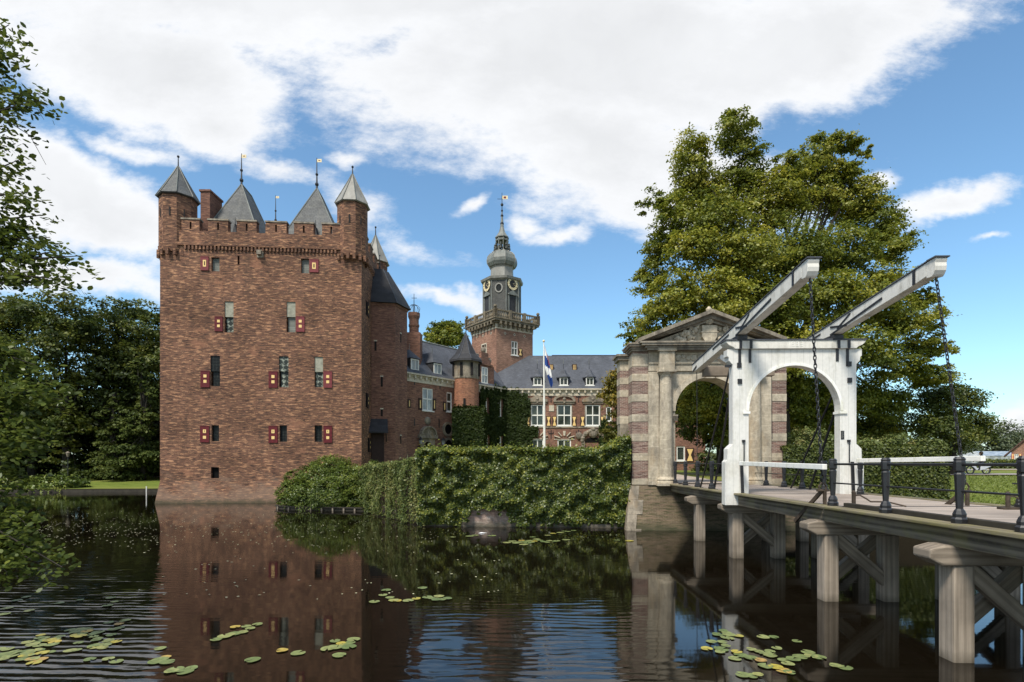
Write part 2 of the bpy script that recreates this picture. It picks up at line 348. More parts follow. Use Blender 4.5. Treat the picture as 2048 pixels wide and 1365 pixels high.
M['slate_light'] = slate('weathered_slate', (.105, .108, .107), (.075, .078, .079), lich=(.16, .157, .135))
M['slate_dark'] = slate('dark_slate', (.035, .035, .038), (.024, .024, .027), bw=.5, bh=.3)
M['slate_oct'] = slate('lantern_slate', (.085, .085, .078), (.06, .06, .056), bw=.25, bh=.14, lich=(.13, .125, .105))
def leadmat(name, c, st):
    m, nt, b = mk(name, .55, .4)
    n = noise(nt, posmap(nt, 2, 2, .5), 1, 7, .65); L(nt, mix(nt, rng_map(nt, n, .35, .7), c, st), b.inputs['Base Color']); return m
M['lead'] = leadmat('lead_sheet', (.19, .198, .178), (.08, .084, .074))
M['lead_pale'] = leadmat('pale_lead', (.27, .26, .23), (.15, .144, .126))
def wood(name, c, dk, vertical=False, green=.0):
    m, nt, b = mk(name, .85, .25)
    n = noise(nt, uvmap(nt, .5, 16, 9), 1, 7, .62)
    wv = nd(nt, 'ShaderNodeTexWave', {'Vector': uvmap(nt, .16, 2.6, 1), 'Scale': 1.0, 'Distortion': 5.0, 'Detail': 2.0, 'Detail Scale': .8, 'Detail Roughness': .4}, bands_direction='Y').outputs[1]
    col = mix(nt, rng_map(nt, mth(nt, 'ADD', mth(nt, 'MULTIPLY', n, .82), mth(nt, 'MULTIPLY', wv, .18)), .33, .62), dk, c)
    n2 = noise(nt, posmap(nt), 1.3, 5); col = mix(nt, 1, col, gray(nt, rng_map(nt, n2, .3, .7, .72, 1.2)), 'MULTIPLY')
    z = nd(nt, 'ShaderNodeSeparateXYZ', {0: nd(nt, 'ShaderNodeNewGeometry').outputs['Position']}).outputs[2]
    col = mix(nt, mth(nt, 'MULTIPLY', rng_map(nt, mth(nt, 'ADD', z, mth(nt, 'MULTIPLY', n2, .3)), .08, .36, 1, 0), .8), col, (.03, .025, .014))
    if green:
        n3 = noise(nt, posmap(nt), 2.6, 6, .7); col = mix(nt, mth(nt, 'MULTIPLY', rng_map(nt, n3, .45, .62), green), col, (.16, .15, .03))
    L(nt, col, b.inputs['Base Color']); bump(nt, b, n, .5, .02); return m
M['pile'] = wood('grey_timber_upright', (.3, .25, .2), (.18, .148, .115))
M['timber'] = wood('grey_timber_beam', (.265, .22, .172), (.145, .118, .09))
M['mossy'] = wood('mossy_edge_timber', (.24, .205, .14), (.085, .072, .045), False, .42)
M['fascia'] = wood('fascia_timber', (.19, .16, .12), (.06, .05, .038), False, .3); M['dark_timber'] = flat('near_black_timber', (.035, .03, .022), .8, .3)
def deckmat():
    m, nt, b = mk('deck_planks', .85, .2)
    # planks run across the bridge, so the joints follow the bridge direction (u is across)
    g = nd(nt, 'ShaderNodeNewGeometry'); s = nd(nt, 'ShaderNodeSeparateXYZ', {0: g.outputs['Position']})
    v = mth(nt, 'DIVIDE', s.outputs[1], .16); fr = mth(nt, 'FRACT', v); idn = mth(nt, 'FLOOR', v)
    rnd = nd(nt, 'ShaderNodeTexWhiteNoise', {'W': idn}, noise_dimensions='1D').outputs[0]
    n = noise(nt, posmap(nt, .8, 14, 1), 1, 6, .6); n2 = noise(nt, posmap(nt), .7, 5)
    col = mix(nt, rng_map(nt, n, .3, .7), (.25, .2, .165), (.42, .36, .31))
    col = mix(nt, 1, col, gray(nt, mth(nt, 'MULTIPLY', rng_map(nt, rnd, 0, 1, .82, 1.1), rng_map(nt, n2, .3, .7, .8, 1.15))), 'MULTIPLY')
    col = mix(nt, rng_map(nt, mth(nt, 'ABSOLUTE', mth(nt, 'SUBTRACT', fr, .5)), .44, .5), col, (.05, .04, .03))
    L(nt, col, b.inputs['Base Color']); bump(nt, b, n, .3, .01); return m
M['deck'] = deckmat()
def paint(name, c, planks=0, dirt=(.3, .29, .2), amt=.5):
    m, nt, b = mk(name, .5, .4)
    n = noise(nt, posmap(nt, 3, 3, .7), 1.2, 8, .7); n2 = noise(nt, posmap(nt), 9, 5, .6)
    col = mix(nt, mth(nt, 'MULTIPLY', rng_map(nt, n, .5, .72), amt), c, dirt)
    col = mix(nt, 1, col, gray(nt, rng_map(nt, n2, .3, .7, .92, 1.05)), 'MULTIPLY')
    if planks:
        u = nd(nt, 'ShaderNodeSeparateXYZ', {0: uvmap(nt)}).outputs[0]
        fr = mth(nt, 'FRACT', mth(nt, 'DIVIDE', u, planks)); col = mix(nt, rng_map(nt, mth(nt, 'ABSOLUTE', mth(nt, 'SUBTRACT', fr, .5)), .465, .5), col, (.36, .36, .33))
    L(nt, col, b.inputs['Base Color']); return m
M['white'] = paint('white_painted_boards', (.66, .645, .605), .21, amt=.5)
M['white_beam'] = paint('white_painted_beam', (.66, .635, .575), 0, dirt=(.22, .2, .155), amt=.7)
M['white_rail'] = paint('white_painted_rail', (.78, .77, .73), 0, dirt=(.3, .3, .1), amt=.55)
M['frame'] = flat('white_window_paint', (.72, .71, .66), .5, .06)
M['under'] = flat('brown_grey_board', (.2, .165, .13), .8, .2)
M['iron'] = flat('black_iron', (.014, .014, .016), .42, .3, 8, .5)
M['rusty'] = flat('rusty_iron', (.055, .04, .028), .7, .4, 8)
M['red'] = flat('red_shutter_paint', (.095, .008, .011), .6, .3, 5)
M['faded_red'] = flat('faded_red_paint', (.16, .032, .035), .7, .2, 5)
M['yellow'] = flat('yellow_panel_paint', (.72, .5, .2), .6, .08, 5)
M['brownpaint'] = flat('dark_brown_paint', (.035, .018, .015), .6, .2, 5)
M['dark'] = flat('dark_interior', (.008, .008, .008), .9, .2, spec=.05)
M['gold'] = flat('cream_gilding', (.72, .6, .36), .45, .1, 6)
M['slot'] = flat('black_slot', (.01, .008, .008), .8, .1)
M['bronze_panel'] = flat('ochre_wood', (.36, .24, .1), .7, .35, 3); M['bronze'] = flat('bronze_bells', (.04, .045, .04), .5, .3, 5)
def glass(name, c, rough=.08, lattice=0, cs=None):
    m, nt, b = mk(name, rough, .15 if lattice else .5)
    col = c
    if lattice:
        uv = nd(nt, 'ShaderNodeMapping', {'Vector': uvmap(nt), 'Rotation': (0, 0, R(45)), 'Scale': (1 / lattice, 1 / lattice, 1)}).outputs[0]
        ck = nd(nt, 'ShaderNodeTexChecker', {'Vector': uv, 'Scale': 1.0}).outputs[1]; n = noise(nt, uvmap(nt), 5, 3)
        col = mix(nt, mth(nt, 'MULTIPLY', ck, rng_map(nt, n, .4, .6)), c, cs)
        L(nt, col, b.inputs['Base Color'])
    else:
        n = noise(nt, posmap(nt), 1.1, 4); L(nt, mix(nt, rng_map(nt, n, .42, .62), c, cs or tuple(x * 2.2 for x in c)), b.inputs['Base Color'])
    return m
M['glass'] = glass('dark_window_glass', (.02, .026, .022), cs=(.055, .065, .05))
M['glass_pale'] = glass('curtained_glass', (.2, .22, .23), .15, cs=(.4, .42, .42))
M['lattice'] = glass('leaded_dark_glass', (.008, .009, .009), .4, .16, (.028, .03, .027))
M['lattice_pale'] = glass('leaded_pale_glass', (.03, .035, .03), .35, .3, (.3, .32, .26))
M['stonepanel'] = flat('grey_stone_panel', (.26, .255, .2), .85, .25, 4)
M['louvre'] = slate('grey_louvre_boards', (.21, .22, .19), (.15, .155, .135), bw=3, bh=.14)
def leafmat(name, a, b_, c, tr=.38, gl=.03, rough=.5):
    m = bpy.data.materials.new(name); m.use_nodes = True; nt = m.node_tree; nt.nodes.clear()
    at = nd(nt, 'ShaderNodeAttribute', attribute_name='leaf', attribute_type='GEOMETRY').outputs['Fac']
    rp = nd(nt, 'ShaderNodeValToRGB', {0: at}); e = rp.color_ramp.elements
    e[0].position = .1; e[0].color = c4(a); e[1].position = .9; e[1].color = c4(c); k = e.new(.5); k.color = c4(b_)
    d = nd(nt, 'ShaderNodeBsdfDiffuse', {0: rp.outputs[0]}); t = nd(nt, 'ShaderNodeBsdfTranslucent', {0: rp.outputs[0]})
    g = nd(nt, 'ShaderNodeBsdfGlossy', {0: (.8, .85, .8, 1), 'Roughness': rough})
    x = nd(nt, 'ShaderNodeMixShader', {0: tr, 1: d.outputs[0], 2: t.outputs[0]}); y = nd(nt, 'ShaderNodeMixShader', {0: gl, 1: x.outputs[0], 2: g.outputs[0]})
    nd(nt, 'ShaderNodeOutputMaterial', {0: y.outputs[0]}); return m
M['lf_lime'] = leafmat('lime_tree_leaf', (.085, .115, .014), (.2, .22, .024), (.42, .37, .046), .44)
M['lf_dark'] = leafmat('forest_leaf', (.03, .046, .009), (.07, .094, .014), (.17, .175, .026), .4)
M['lf_con'] = leafmat('conifer_needle', (.032, .048, .012), (.06, .08, .017), (.11, .125, .028), .25, .01)
M['lf_near'] = leafmat('near_leaf', (.045, .065, .013), (.095, .125, .022), (.2, .215, .04), .42, .02, .4)
M['lf_ivy'] = leafmat('ivy_leaf', (.028, .046, .007), (.075, .105, .013), (.31, .3, .042), .36, .03, .4)
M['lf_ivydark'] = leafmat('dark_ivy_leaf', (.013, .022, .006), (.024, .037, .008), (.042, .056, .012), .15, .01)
M['lf_vine'] = leafmat('trailing_vine_leaf', (.06, .085, .022), (.12, .145, .035), (.24, .21, .075), .2)
M['lf_rhodo'] = leafmat('shrub_leaf', (.04, .062, .011), (.09, .125, .018), (.22, .235, .04), .18, .03, .4)
M['lf_gold'] = leafmat('golden_leaf', (.09, .09, .012), (.18, .15, .018), (.34, .22, .03))
M['lf_hedge'] = leafmat('clipped_hedge_leaf', (.03, .044, .009), (.062, .08, .013), (.14, .145, .024), .2)
M['lf_far'] = leafmat('distant_leaf', (.05, .07, .04), (.08, .1, .05), (.12, .13, .06), .2)
M['grassblade'] = leafmat('grass_blade', (.09, .12, .02), (.14, .175, .03), (.2, .22, .05), .3)
M['bark'] = flat('tree_bark', (.03, .025, .019), .9, .4, 5)
def padmat():
    m, nt, b = mk('lily_pad_leaf', .45, .4)
    r = nd(nt, 'ShaderNodeObjectInfo').outputs['Random']
    rp = nd(nt, 'ShaderNodeValToRGB', {0: r}); e = rp.color_ramp.elements
    e[0].color = (.1, .14, .045, 1); e[1].position = .97; e[1].color = (.34, .22, .07, 1)
    for p, c in ((.4, (.17, .2, .07, 1)), (.75, (.22, .235, .085, 1)), (.9, (.36, .3, .045, 1))): k = e.new(p); k.color = c
    n = noise(nt, posmap(nt), 14, 4); L(nt, mix(nt, 1, rp.outputs[0], gray(nt, rng_map(nt, n, .3, .7, .7, 1.2)), 'MULTIPLY'), b.inputs['Base Color']); return m
M['pad'] = padmat()
M['speck'] = flat('pale_speck', (.5, .48, .3), .6, .4, 9)
def watermat():
    m, nt, b = mk('moat_water', .045, .5)
    b.inputs['Base Color'].default_value = (.0055, .004, .0022, 1); b.inputs['IOR'].default_value = 1.52
    # long low ripples, rows across the view, coming and going in patches; fine ruffle in the far left
    p = posmap(nt); wn = noise(nt, posmap(nt, .35, .5, 1), 1, 3)
    pw = nd(nt, 'ShaderNodeVectorMath', {0: p, 1: nd(nt, 'ShaderNodeCombineXYZ', {0: 0.0, 1: mth(nt, 'MULTIPLY', wn, .7), 2: 0.0}).outputs[0]}, operation='ADD').outputs[0]
    mp = nd(nt, 'ShaderNodeMapping', {'Vector': pw, 'Rotation': (0, 0, R(6)), 'Scale': (.1, 2.1, 1)}).outputs[0]
    a = nd(nt, 'ShaderNodeTexWave', {'Vector': mp, 'Scale': .62, 'Distortion': 1.5, 'Detail': 3.0, 'Detail Scale': 2.2}, bands_direction='Y', wave_profile='SIN').outputs[1]
    b2 = noise(nt, posmap(nt, .9, 5, 1), 1, 4, .5); c = noise(nt, posmap(nt, 3.5, 12, 1), 1, 3, .5)
    xy = nd(nt, 'ShaderNodeSeparateXYZ', {0: p}); west = mth(nt, 'MULTIPLY', rng_map(nt, mth(nt, 'ADD', xy.outputs[0], mth(nt, 'MULTIPLY', xy.outputs[1], .62)), .4, -.5, 0, 1, True), rng_map(nt, xy.outputs[1], 22, 11, .0, 1, True)); mid = mth(nt, 'MULTIPLY', mth(nt, 'MULTIPLY', rng_map(nt, xy.outputs[0], -2.6, -1.4, 0, 1, True), rng_map(nt, xy.outputs[0], 3.2, 2.2, 0, 1, True)), rng_map(nt, xy.outputs[1], 15, 10.5, 0, 1, True)); west = mth(nt, 'ADD', west, mth(nt, 'MULTIPLY', mth(nt, 'MULTIPLY', mid, rng_map(nt, noise(nt, posmap(nt, .5, .8, 1), 1, 2), .35, .6, .1, 1)), .5))
    patch = mth(nt, 'ADD', rng_map(nt, noise(nt, posmap(nt, .11, .16, 1), 1, 3), .52, .68, .03, .4), mth(nt, 'MULTIPLY', west, 1.45))
    b4 = noise(nt, posmap(nt, .55, 4.2, 1), 1, 2, .4)
    h = mth(nt, 'ADD', mth(nt, 'MULTIPLY', a, .36), mth(nt, 'ADD', mth(nt, 'MULTIPLY', b4, .9), mth(nt, 'ADD', mth(nt, 'MULTIPLY', b2, .45), mth(nt, 'MULTIPLY', c, .12))))
    h = mth(nt, 'MULTIPLY', h, mth(nt, 'MULTIPLY', patch, rng_map(nt, noise(nt, posmap(nt, .45, .9, 1), 1, 3), .3, .6, .35, 1.15)))
    bump(nt, b, h, .22, .055); return m
M['water'] = watermat()
def groundmat():
    m, nt, b = mk('grass_ground', .95, .1)
    n = noise(nt, posmap(nt), 1.3, 8, .7); n2 = noise(nt, posmap(nt), .09, 4)
    col = mix(nt, rng_map(nt, n, .3, .7), (.07, .1, .016), (.16, .19, .035)); col = mix(nt, rng_map(nt, n2, .45, .65), col, (.17, .17, .045))
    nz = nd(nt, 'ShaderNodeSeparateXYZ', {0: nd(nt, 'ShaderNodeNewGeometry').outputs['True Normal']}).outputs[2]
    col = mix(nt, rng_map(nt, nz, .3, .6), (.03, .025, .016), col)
    L(nt, col, b.inputs['Base Color']); bump(nt, b, n, .8, .08); return m
M['ground'] = groundmat()
M['path'] = flat('pinkish_gravel', (.34, .28, .23), .95, .2, 2)
M['road'] = flat('grey_road', (.24, .21, .185), .9, .15, 1)
M['tile'] = slate('red_roof_tile', (.1, .05, .038), (.075, .038, .03))
M['redp'] = flat('red_and_white_paint', (.4, .06, .05), .6, .2)
M['silver'] = flat('silver_fairing', (.45, .47, .5), .35, .1, 4)
M['cloth'] = flat('dark_jacket', (.02, .022, .03), .9, .2)
M['skin'] = flat('skin', (.45, .28, .2), .6, .1)
M['fl_red'] = flat('flag_red', (.3, .02, .03), .8, .1); M['fl_white'] = flat('flag_white', (.75, .75, .75), .8, .05); M['fl_blue'] = flat('flag_blue', (.02, .06, .24), .8, .1)
M['yucca'] = leafmat('spiky_plant_leaf', (.16, .19, .1), (.25, .28, .16), (.4, .4, .26), .2)
# ------------------------------------------------------------------ water and ground
def build_ground():
    b = MB(); b.box(-400, 400, -150, 160, -.05, 0); w = b.build('water', M['water']); tag(w, kind='structure')
    # shoreline of the moat: (x, y of the water's edge, height of the bank there)
    sh = [(-2500, 30, .5), (-400, 34, .5), (-130, 40, .5), (-70, 50, .5), (-56, 53.8, .38), (-46, 55.6, .36), (-40, 55.9, .36), (-32, 56.3, .36), (-27.5, 56.6, .36), (-26.5, 51, .6), (-14, 50, .6),
          (-13.2, 44, .6), (-12.6, 40.5, .5), (-10, 38.6, .5), (-9.2, 36.6, .6), (-8.7, 35.6, 2.05), (-3.9, 28.4, 2.05), (5.4, 27.6, 2.05), (13.0, 27.4, 2.05), (13.4, 26.2, 1.5), (16, 24.6, 1.45), (20, 23.7, 1.4), (30, 22.6, 1.4), (60, 20, 1.5), (400, 14, 1.5), (2500, 10, 1.5)]
    rows = [(0, 0), (1.5, .06), (5, .3), (12, .7), (25, 1), (60, 1), (200, 1), (900, 1), (4000, 1)]
    xs = []
    for i in range(len(sh) - 1):
        n = max(1, min(12, int(abs(sh[i + 1][0] - sh[i][0]) / 2.0)))
        for k in range(n):
            t = k / n; xs.append(tuple(sh[i][j] * (1 - t) + sh[i + 1][j] * t for j in range(3)))
    xs.append(sh[-1])
    vs = []; fs = []; nr = len(rows) + 1
    for x, y, z in xs:
        vs.append((x, y + .02, -1.0))
        for dy, f in rows:
            far = 1.0 if x < -20 else 2.08
            if dy >= 60: far = 2.05
            vs.append((x, y + dy, z * (1 - f) + far * f + (.04 * math.sin(x * 1.7 + dy) if 0 < dy < 60 else 0)))
    for i in range(len(xs) - 1):
        for k in range(nr - 1): fs.append((i * nr + k, (i + 1) * nr + k, (i + 1) * nr + k + 1, i * nr + k + 1))
    b = MB(); b.mesh(vs, fs); g = b.build('ground', M['ground'], smooth=False); tag(g, kind='structure')
build_ground()

# ------------------------------------------------------------------ small builders shared by the buildings
def window(fac, r, parent, cols=2, rows=2, fr=.09, o=.06, glassm='glass', framem='frame', depth=.16, name='window', sill=True, split=.5):
    b = MB(fac.T); s0, s1, z0, z1 = r; t = .08
    b.box(s0, s0 + fr, o, o + t, z0, z1); b.box(s1 - fr, s1, o, o + t, z0, z1)
    b.box(s0 + fr, s1 - fr, o, o + t, z1 - fr, z1); b.box(s0 + fr, s1 - fr, o, o + t, z0, z0 + fr)
    for i in range(1, cols): x = s0 + (s1 - s0) * i / cols; b.box(x - fr * .4, x + fr * .4, o + .003, o + t - .003, z0 + fr, z1 - fr)
    zz = [split] if rows == 2 else [i / rows for i in range(1, rows)]
    for q in zz: z = z0 + (z1 - z0) * q; b.box(s0 + fr, s1 - fr, o - .01, o + t, z - fr * .55, z + fr * .55)
    if sill: b.box(s0 - .12, s1 + .12, -.1, o, z0 - .1, z0)
    w = b.build(name, M[framem], parent)
    g = MB(fac.T); g.face([(s0 + .02, o + .06, z0 + .02), (s1 - .02, o + .06, z0 + .02), (s1 - .02, o + .06, z1 - .02), (s0 + .02, o + .06, z1 - .02)]); g.build('pane', M[glassm], w)
    return w
def shutter(fac, r, parent, style='two', mat='red', o=-.06, label=None):
    b = MB(fac.T); s0, s1, z0, z1 = r; w = s1 - s0; h = z1 - z0; m = (s0 + s1) / 2
    b.box(s0, s1, o, o + .05, z0, z1)
    f = .03
    def pan(a, c, d, e, k=1): b.box(a, c, o - .012, o, d, e, k)
    b.box(s0, s1, o - .02, o, z1 - f * 1.5, z1, 0); b.box(s0, s1, o - .02, o, z0, z0 + f * 1.5, 0)
    if style == 'two':
        q = w * .17
        for c in (.36, .68): pan(m - q, m + q, z0 + h * c - q, z0 + h * c + q)
        b.box(s0 + .02, s1 - .02, o - .016, o, z0 + h * .5, z0 + h * .53, 0)
    elif style == 'slot':
        q = w * .17; pan(m - q, m + q, z0 + h * .56, z0 + h * .56 + 2.4 * q); pan(m - q, m + q, z0 + h * .3 - q, z0 + h * .3 + q)
        b.box(m - .015, m + .015, o - .02, o - .012, z0 + h * .62, z0 + h * .56 + 2 * q, 2)
    elif style == 'single':
        pan(m - w * .2, m + w * .2, z0 + h * .26, z0 + h * .74); b.box(m - w * .06, m + w * .06, o - .02, o - .012, z0 + h * .36, z0 + h * .64, 2)
    elif style == 'bar': pan(m - w * .16, m + w * .16, z0 + h * .15, z0 + h * .85)
    elif style == 'hourglass':
        a, c, d, e = s0 + w * .12, s1 - w * .12, z0 + h * .06, z1 - h * .06; n = w * .1; zm = (d + e) / 2
        b.extr([(a, d), (c, d), (m + n, zm), (c, e), (a, e), (m - n, zm)], o - .012, o, 1)
    return b.build('shutter', [M[mat], M['yellow'], M['slot']], parent)
def finial(parent, x, y, z0, z1, r=.09, vane=0, name='finial', knobs=True):
    b = MB(); h = z1 - z0
    b.tube([(x, y, z0 - .2), (x, y, z0 + h * .45), (x, y, z1)], [r, r * .55, r * .3], 6)
    if knobs: b.ball((x, y, z0 + h * .12), r * 1.7, 8); b.ball((x, y, z0 + h * .45), r * 1.3, 8)
    if not vane: b.ball((x, y, z1), r * 1.3, 8)
    f = b.build(name, M['iron'], parent)
    if vane:
        v = MB(); v.box(x + .03, x + vane, y - .01, y + .01, z1 - vane * .9, z1 - .1, 0)
        v.box(x + .03 + vane * .25, x + vane * .75, y - .014, y + .014, z1 - vane * .62, z1 - .1 - vane * .22, 1)
        v.build('weather_vane', [M['gold'], M['faded_red']], f)
    return f
def hip(mb, x0, x1, y0, y1, z0, zr, ridge, m=0):     # ridge: list of two (x,y) points
    a, c = ridge; A = (a[0], a[1], zr); C = (c[0], c[1], zr)
    p = [(x0, y0, z0), (x1, y0, z0), (x1, y1, z0), (x0, y1, z0)]
    mb.face([p[0], p[1], A], m); mb.face([p[1], p[2], C, A], m); mb.face([p[2], p[3], C], m); mb.face([p[3], p[0], A, C], m)

# ------------------------------------------------------------------ the brick keep
KA = (gx(320, 41.6), 41.6); KB = (gx(723, 42.85), 42.85)
KF = Fac(KA, KB); KL = KF.L; KD = 10.2
KSide = Fac(KF.T(KL, 0, 0)[:2], KF.T(KL, KD, 0)[:2])
def zk(y, px=480): return KF.zy(px, y)
def build_keep():
    t = thing('castle_keep', (KF.T(KL / 2, KD / 2, 0)), 'massive square brick keep rising from the moat with red shutters and pyramid roofs', 'castle keep')
    ZS, ZC, ZM = 20.1, 21.05, 22.02               # string course, crenel sill, merlon top
    W = [  # kind, window px rect, split panel rect or None, shutter rect, style
        ('louvre', (423, 515, 439, 543), None, (401, 513, 417, 541), 'single', 'faded_red'), ('louvre', (602, 518, 618, 547), None, (619, 519, 637, 545), 'single', 'faded_red'),
        ('lattice_pale', (451, 634, 466, 665), (449, 603, 467, 634, 'stonepanel'), (429, 633, 445, 663), 'two', 'red'), ('louvre', (575, 634, 590, 665), (573, 604, 591, 634, 'stonepanel'), (592, 633, 609, 664), 'two', 'faded_red'),
        ('lattice', (424, 743, 439, 773), (421, 712, 440, 743, 'lattice'), (401, 742, 419, 775), 'two', 'red'), ('lattice_pale', (560, 743, 575, 775), (558, 713, 577, 743, 'lattice_pale'), (537, 743, 555, 776), 'two', 'red'), ('lattice_pale', (630, 744, 645, 775), (629, 714, 646, 744, 'stonepanel'), (647, 743, 664, 776), 'two', 'faded_red'),
        ('lattice', (423, 851, 438, 883), None, (400, 852, 418, 885), 'slot', 'red'), ('lattice', (559, 851, 574, 884), None, (537, 852, 555, 886), 'slot', 'red'), ('lattice', (629, 851, 644, 884), None, (647, 852, 664, 886), 'slot', 'red'),
        ('dark', (422, 935, 438, 957), None, None, None, None), ('dark', (475, 512, 479, 530), None, None, None, None)]
    holes = []
    for k, wr, up, sh, st, cm in W:
        r = KF.rect(*wr)
        if up: u = KF.rect(*up[:4]); holes.append((u[0], u[1], r[2], u[3]))
        else: holes.append(r)
    b = MB(KF.T); ZB = 1.7
    wall_holes(b, 0, KL, ZB, ZC, holes, .3)
    # battered foot
    e = .35
    b.face([(-e, -e, -.6), (KL + e, -e, -.6), (KL, 0, ZB), (0, 0, ZB)])
    b.face([(KL + e, -e, -.6), (KL + e, KD + e, -.6), (KL, KD, ZB), (KL, 0, ZB)]); b.face([(-e, KD + e, -.6), (-e, -e, -.6), (0, 0, ZB), (0, KD, ZB)])
    b.face([(KL, 0, ZB), (KL, KD, ZB), (KL, KD, ZC), (KL, 0, ZC)]); b.face([(0, KD, ZB), (0, 0, ZB), (0, 0, ZC), (0, KD, ZC)]); b.face([(KL, KD, -.6), (0, KD, -.6), (0, KD, ZC), (KL, KD, ZC)])
    b.face([(0.5, .5, 20.2), (KL - .5, .5, 20.2), (KL - .5, KD - .5, 20.2), (.5, KD - .5, 20.2)])
    for (p, q, o0, o1) in ((.001, KL - .001, .5, .5),): b.face([(p, o0, 20.2), (p, o0, ZC), (q, o1, ZC), (q, o1, 20.2)])
    b.box(.002, KL - .002, .001, .5, ZC - .01, ZC + .03); b.box(KL - .5, KL - .001, .5, KD - .5, 20.3, ZC + .03); b.box(.001, .5, .5, KD - .5, 20.3, ZC + .03); b.box(.001, KL - .001, KD - .5, KD - .001, 20.3, ZC + .03)
    wall = b.build('wall', M['keep'], t)
    # merlons with loopholes and weathered copings
    mer = [(363, 399), (416, 456), (473.5, 513), (531, 573), (588, 627), (644, 681)]; z0 = ZC + .031
    for a, d in mer:
        s0, s1 = KF.sx(a), KF.sx(d); m = (s0 + s1) / 2; b = MB(KF.T); c = MB(KF.T)
        b.box(s0, m - .07, .0, .5, z0, ZM - .08); b.box(m + .07, s1, 0, .5, z0, ZM - .08); b.box(m - .07, m + .07, .001, .499, z0, z0 + .12); b.box(m - .07, m + .07, .001, .499, ZM - .25, ZM - .081)
        c.box(s0 - .05, s1 + .05, -.05, .55, ZM - .08, ZM + .04); c.build('coping', M['stone_dark'], b.build('merlon', M['keep'], t))
    for k in range(4):                                # the side parapets
        o = 1.6 + k * 2.2
        for s0 in (KL - .5, 0.0):
            b = MB(KF.T); c = MB(KF.T); b.box(s0, s0 + .5, o, o + 1.3, z0, ZM - .08); c.box(s0 - .05, s0 + .55, o - .05, o + 1.35, ZM - .08, ZM + .04); c.build('coping', M['stone_dark'], b.build('merlon', M['keep'], t))
    # corbel table under the parapet
    b = MB(KF.T); n = 42
    for i in range(n):
        s = 1.9 + (KL - 3.9) * i / (n - 1); b.box(s - .07, s + .07, -.13, -.001, 19.62, 19.92)
    b.box(1.2, KL - 1.2, -.15, -.002, 19.92, 20.16)
    for i in range(20): o = 1 + 8.5 * i / 19; b.box(KL + .001, KL + .13, o - .07, o + .07, 19.62, 19.92)
    b.box(KL + .002, KL + .15, .8, KD - .6, 19.92, 20.16)
    b.build('corbel_table', M['keep'], t)
    b = MB(KF.T); s, z = KF.sx(521), zk(506); b.box(s - .16, s + .16, -.4, 0, z - .2, z + .12); b.box(s - .24, s + .24, -.1, 0, z - .35, z + .25); b.build('water_spout', M['stone_dark'], t)
    for k, wr, up, sh, st, cm in W:
        r = KF.rect(*wr); b = MB(KF.T)
        b.face([(r[0], .22, r[2]), (r[1], .22, r[2]), (r[1], .22, r[3]), (r[0], .22, r[3])])
        w = b.build('window', M[k], t)
        if up:
            u = KF.rect(*up[:4]); b = MB(KF.T); o = .07
            b.box(u[0], u[1], o, .25, u[2], u[3]); b.build('window_panel', M[up[4]], w)
        if sh: shutter(KF, KF.rect(*sh, o=-.06), t, st, cm)
    # corner turrets
    def turret(s, o, r, zb, ze, za, zt, front=True, roofm='slate_light'):
        x, y, _ = KF.T(s, o, 0); rot = R(22.5 + 4.7)
        b = MB(); b.lathe((x, y, 0), [(r * .35, zb), (r * .6, zb + .5), (r * .92, zb + 1.0), (r, zb + 1.05), (r * 1.04, zb + 1.6), (r, zb + 1.65), (r, ze)], 8, rot)
        for k in range(16):                            # little blind arches of the corbelling
            a = 2 * math.pi * k / 16; b.box(x + (r + .01) * math.cos(a) - .1, x + (r + .01) * math.cos(a) + .1, y + (r + .01) * math.sin(a) - .1, y + (r + .01) * math.sin(a) + .1, zb + .72, zb + 1.2)
        tb = b.build('turret', M['keep'], t)
        b = MB(); b.lathe((x, y, 0), [(r * 1.1, ze - .06), (r * 1.16, ze), (r * .72, ze + (za - ze) * .38), (r * .3, ze + (za - ze) * .75), (.07, za)], 8, rot); b.build('roof', M[roofm], tb)
        b = MB(); ze2 = ze + (za - ze) * .38
        for k in range(8):
            a = rot + 2 * math.pi * k / 8; ca, sa = math.cos(a), math.sin(a)
            b.tube([(x + r * 1.17 * ca, y + r * 1.17 * sa, ze + .02), (x + r * .73 * ca, y + r * .73 * sa, ze2 + .02), (x + r * .31 * ca, y + r * .31 * sa, ze + (za - ze) * .75 + .02), (x + .07 * ca, y + .07 * sa, za)], .035, 5)
        b.build('roof_hip', M['lead'], tb)
        b = MB()
        for k in (5, 6, 7):
            a = rot + 2 * math.pi * (k + .5) / 8 - 2 * math.pi / 8; q = r * math.cos(math.pi / 8) + .005
            b.beam((x + q * math.cos(a), y + q * math.sin(a), ze - 1.75), (x + q * math.cos(a), y + q * math.sin(a), ze - 1.1), .12, .04)
        b.pieces('loophole', M['slot'], tb)
        bb = MB(); bb.tube([(x, y, za - .1), (x, y, zt)], [.06, .035], 6); bb.ball((x, y, zt), .1, 8); bb.build('finial', M['iron'], tb)
    turret(KF.sx(356.5, 1.1), 1.1, 1.32, 18.4, zk(405) + .5, zk(340) + .6, zk(322) + .7, roofm='slate_light')
    turret(KL - .85, .75, 1.2, 18.4, 23.75, 26.35, 26.95, roofm='lead_pale')
    turret(KL - .5, KD - .6, 1.15, 18.4, 22.35, 25.1, 25.9, roofm='lead_pale')
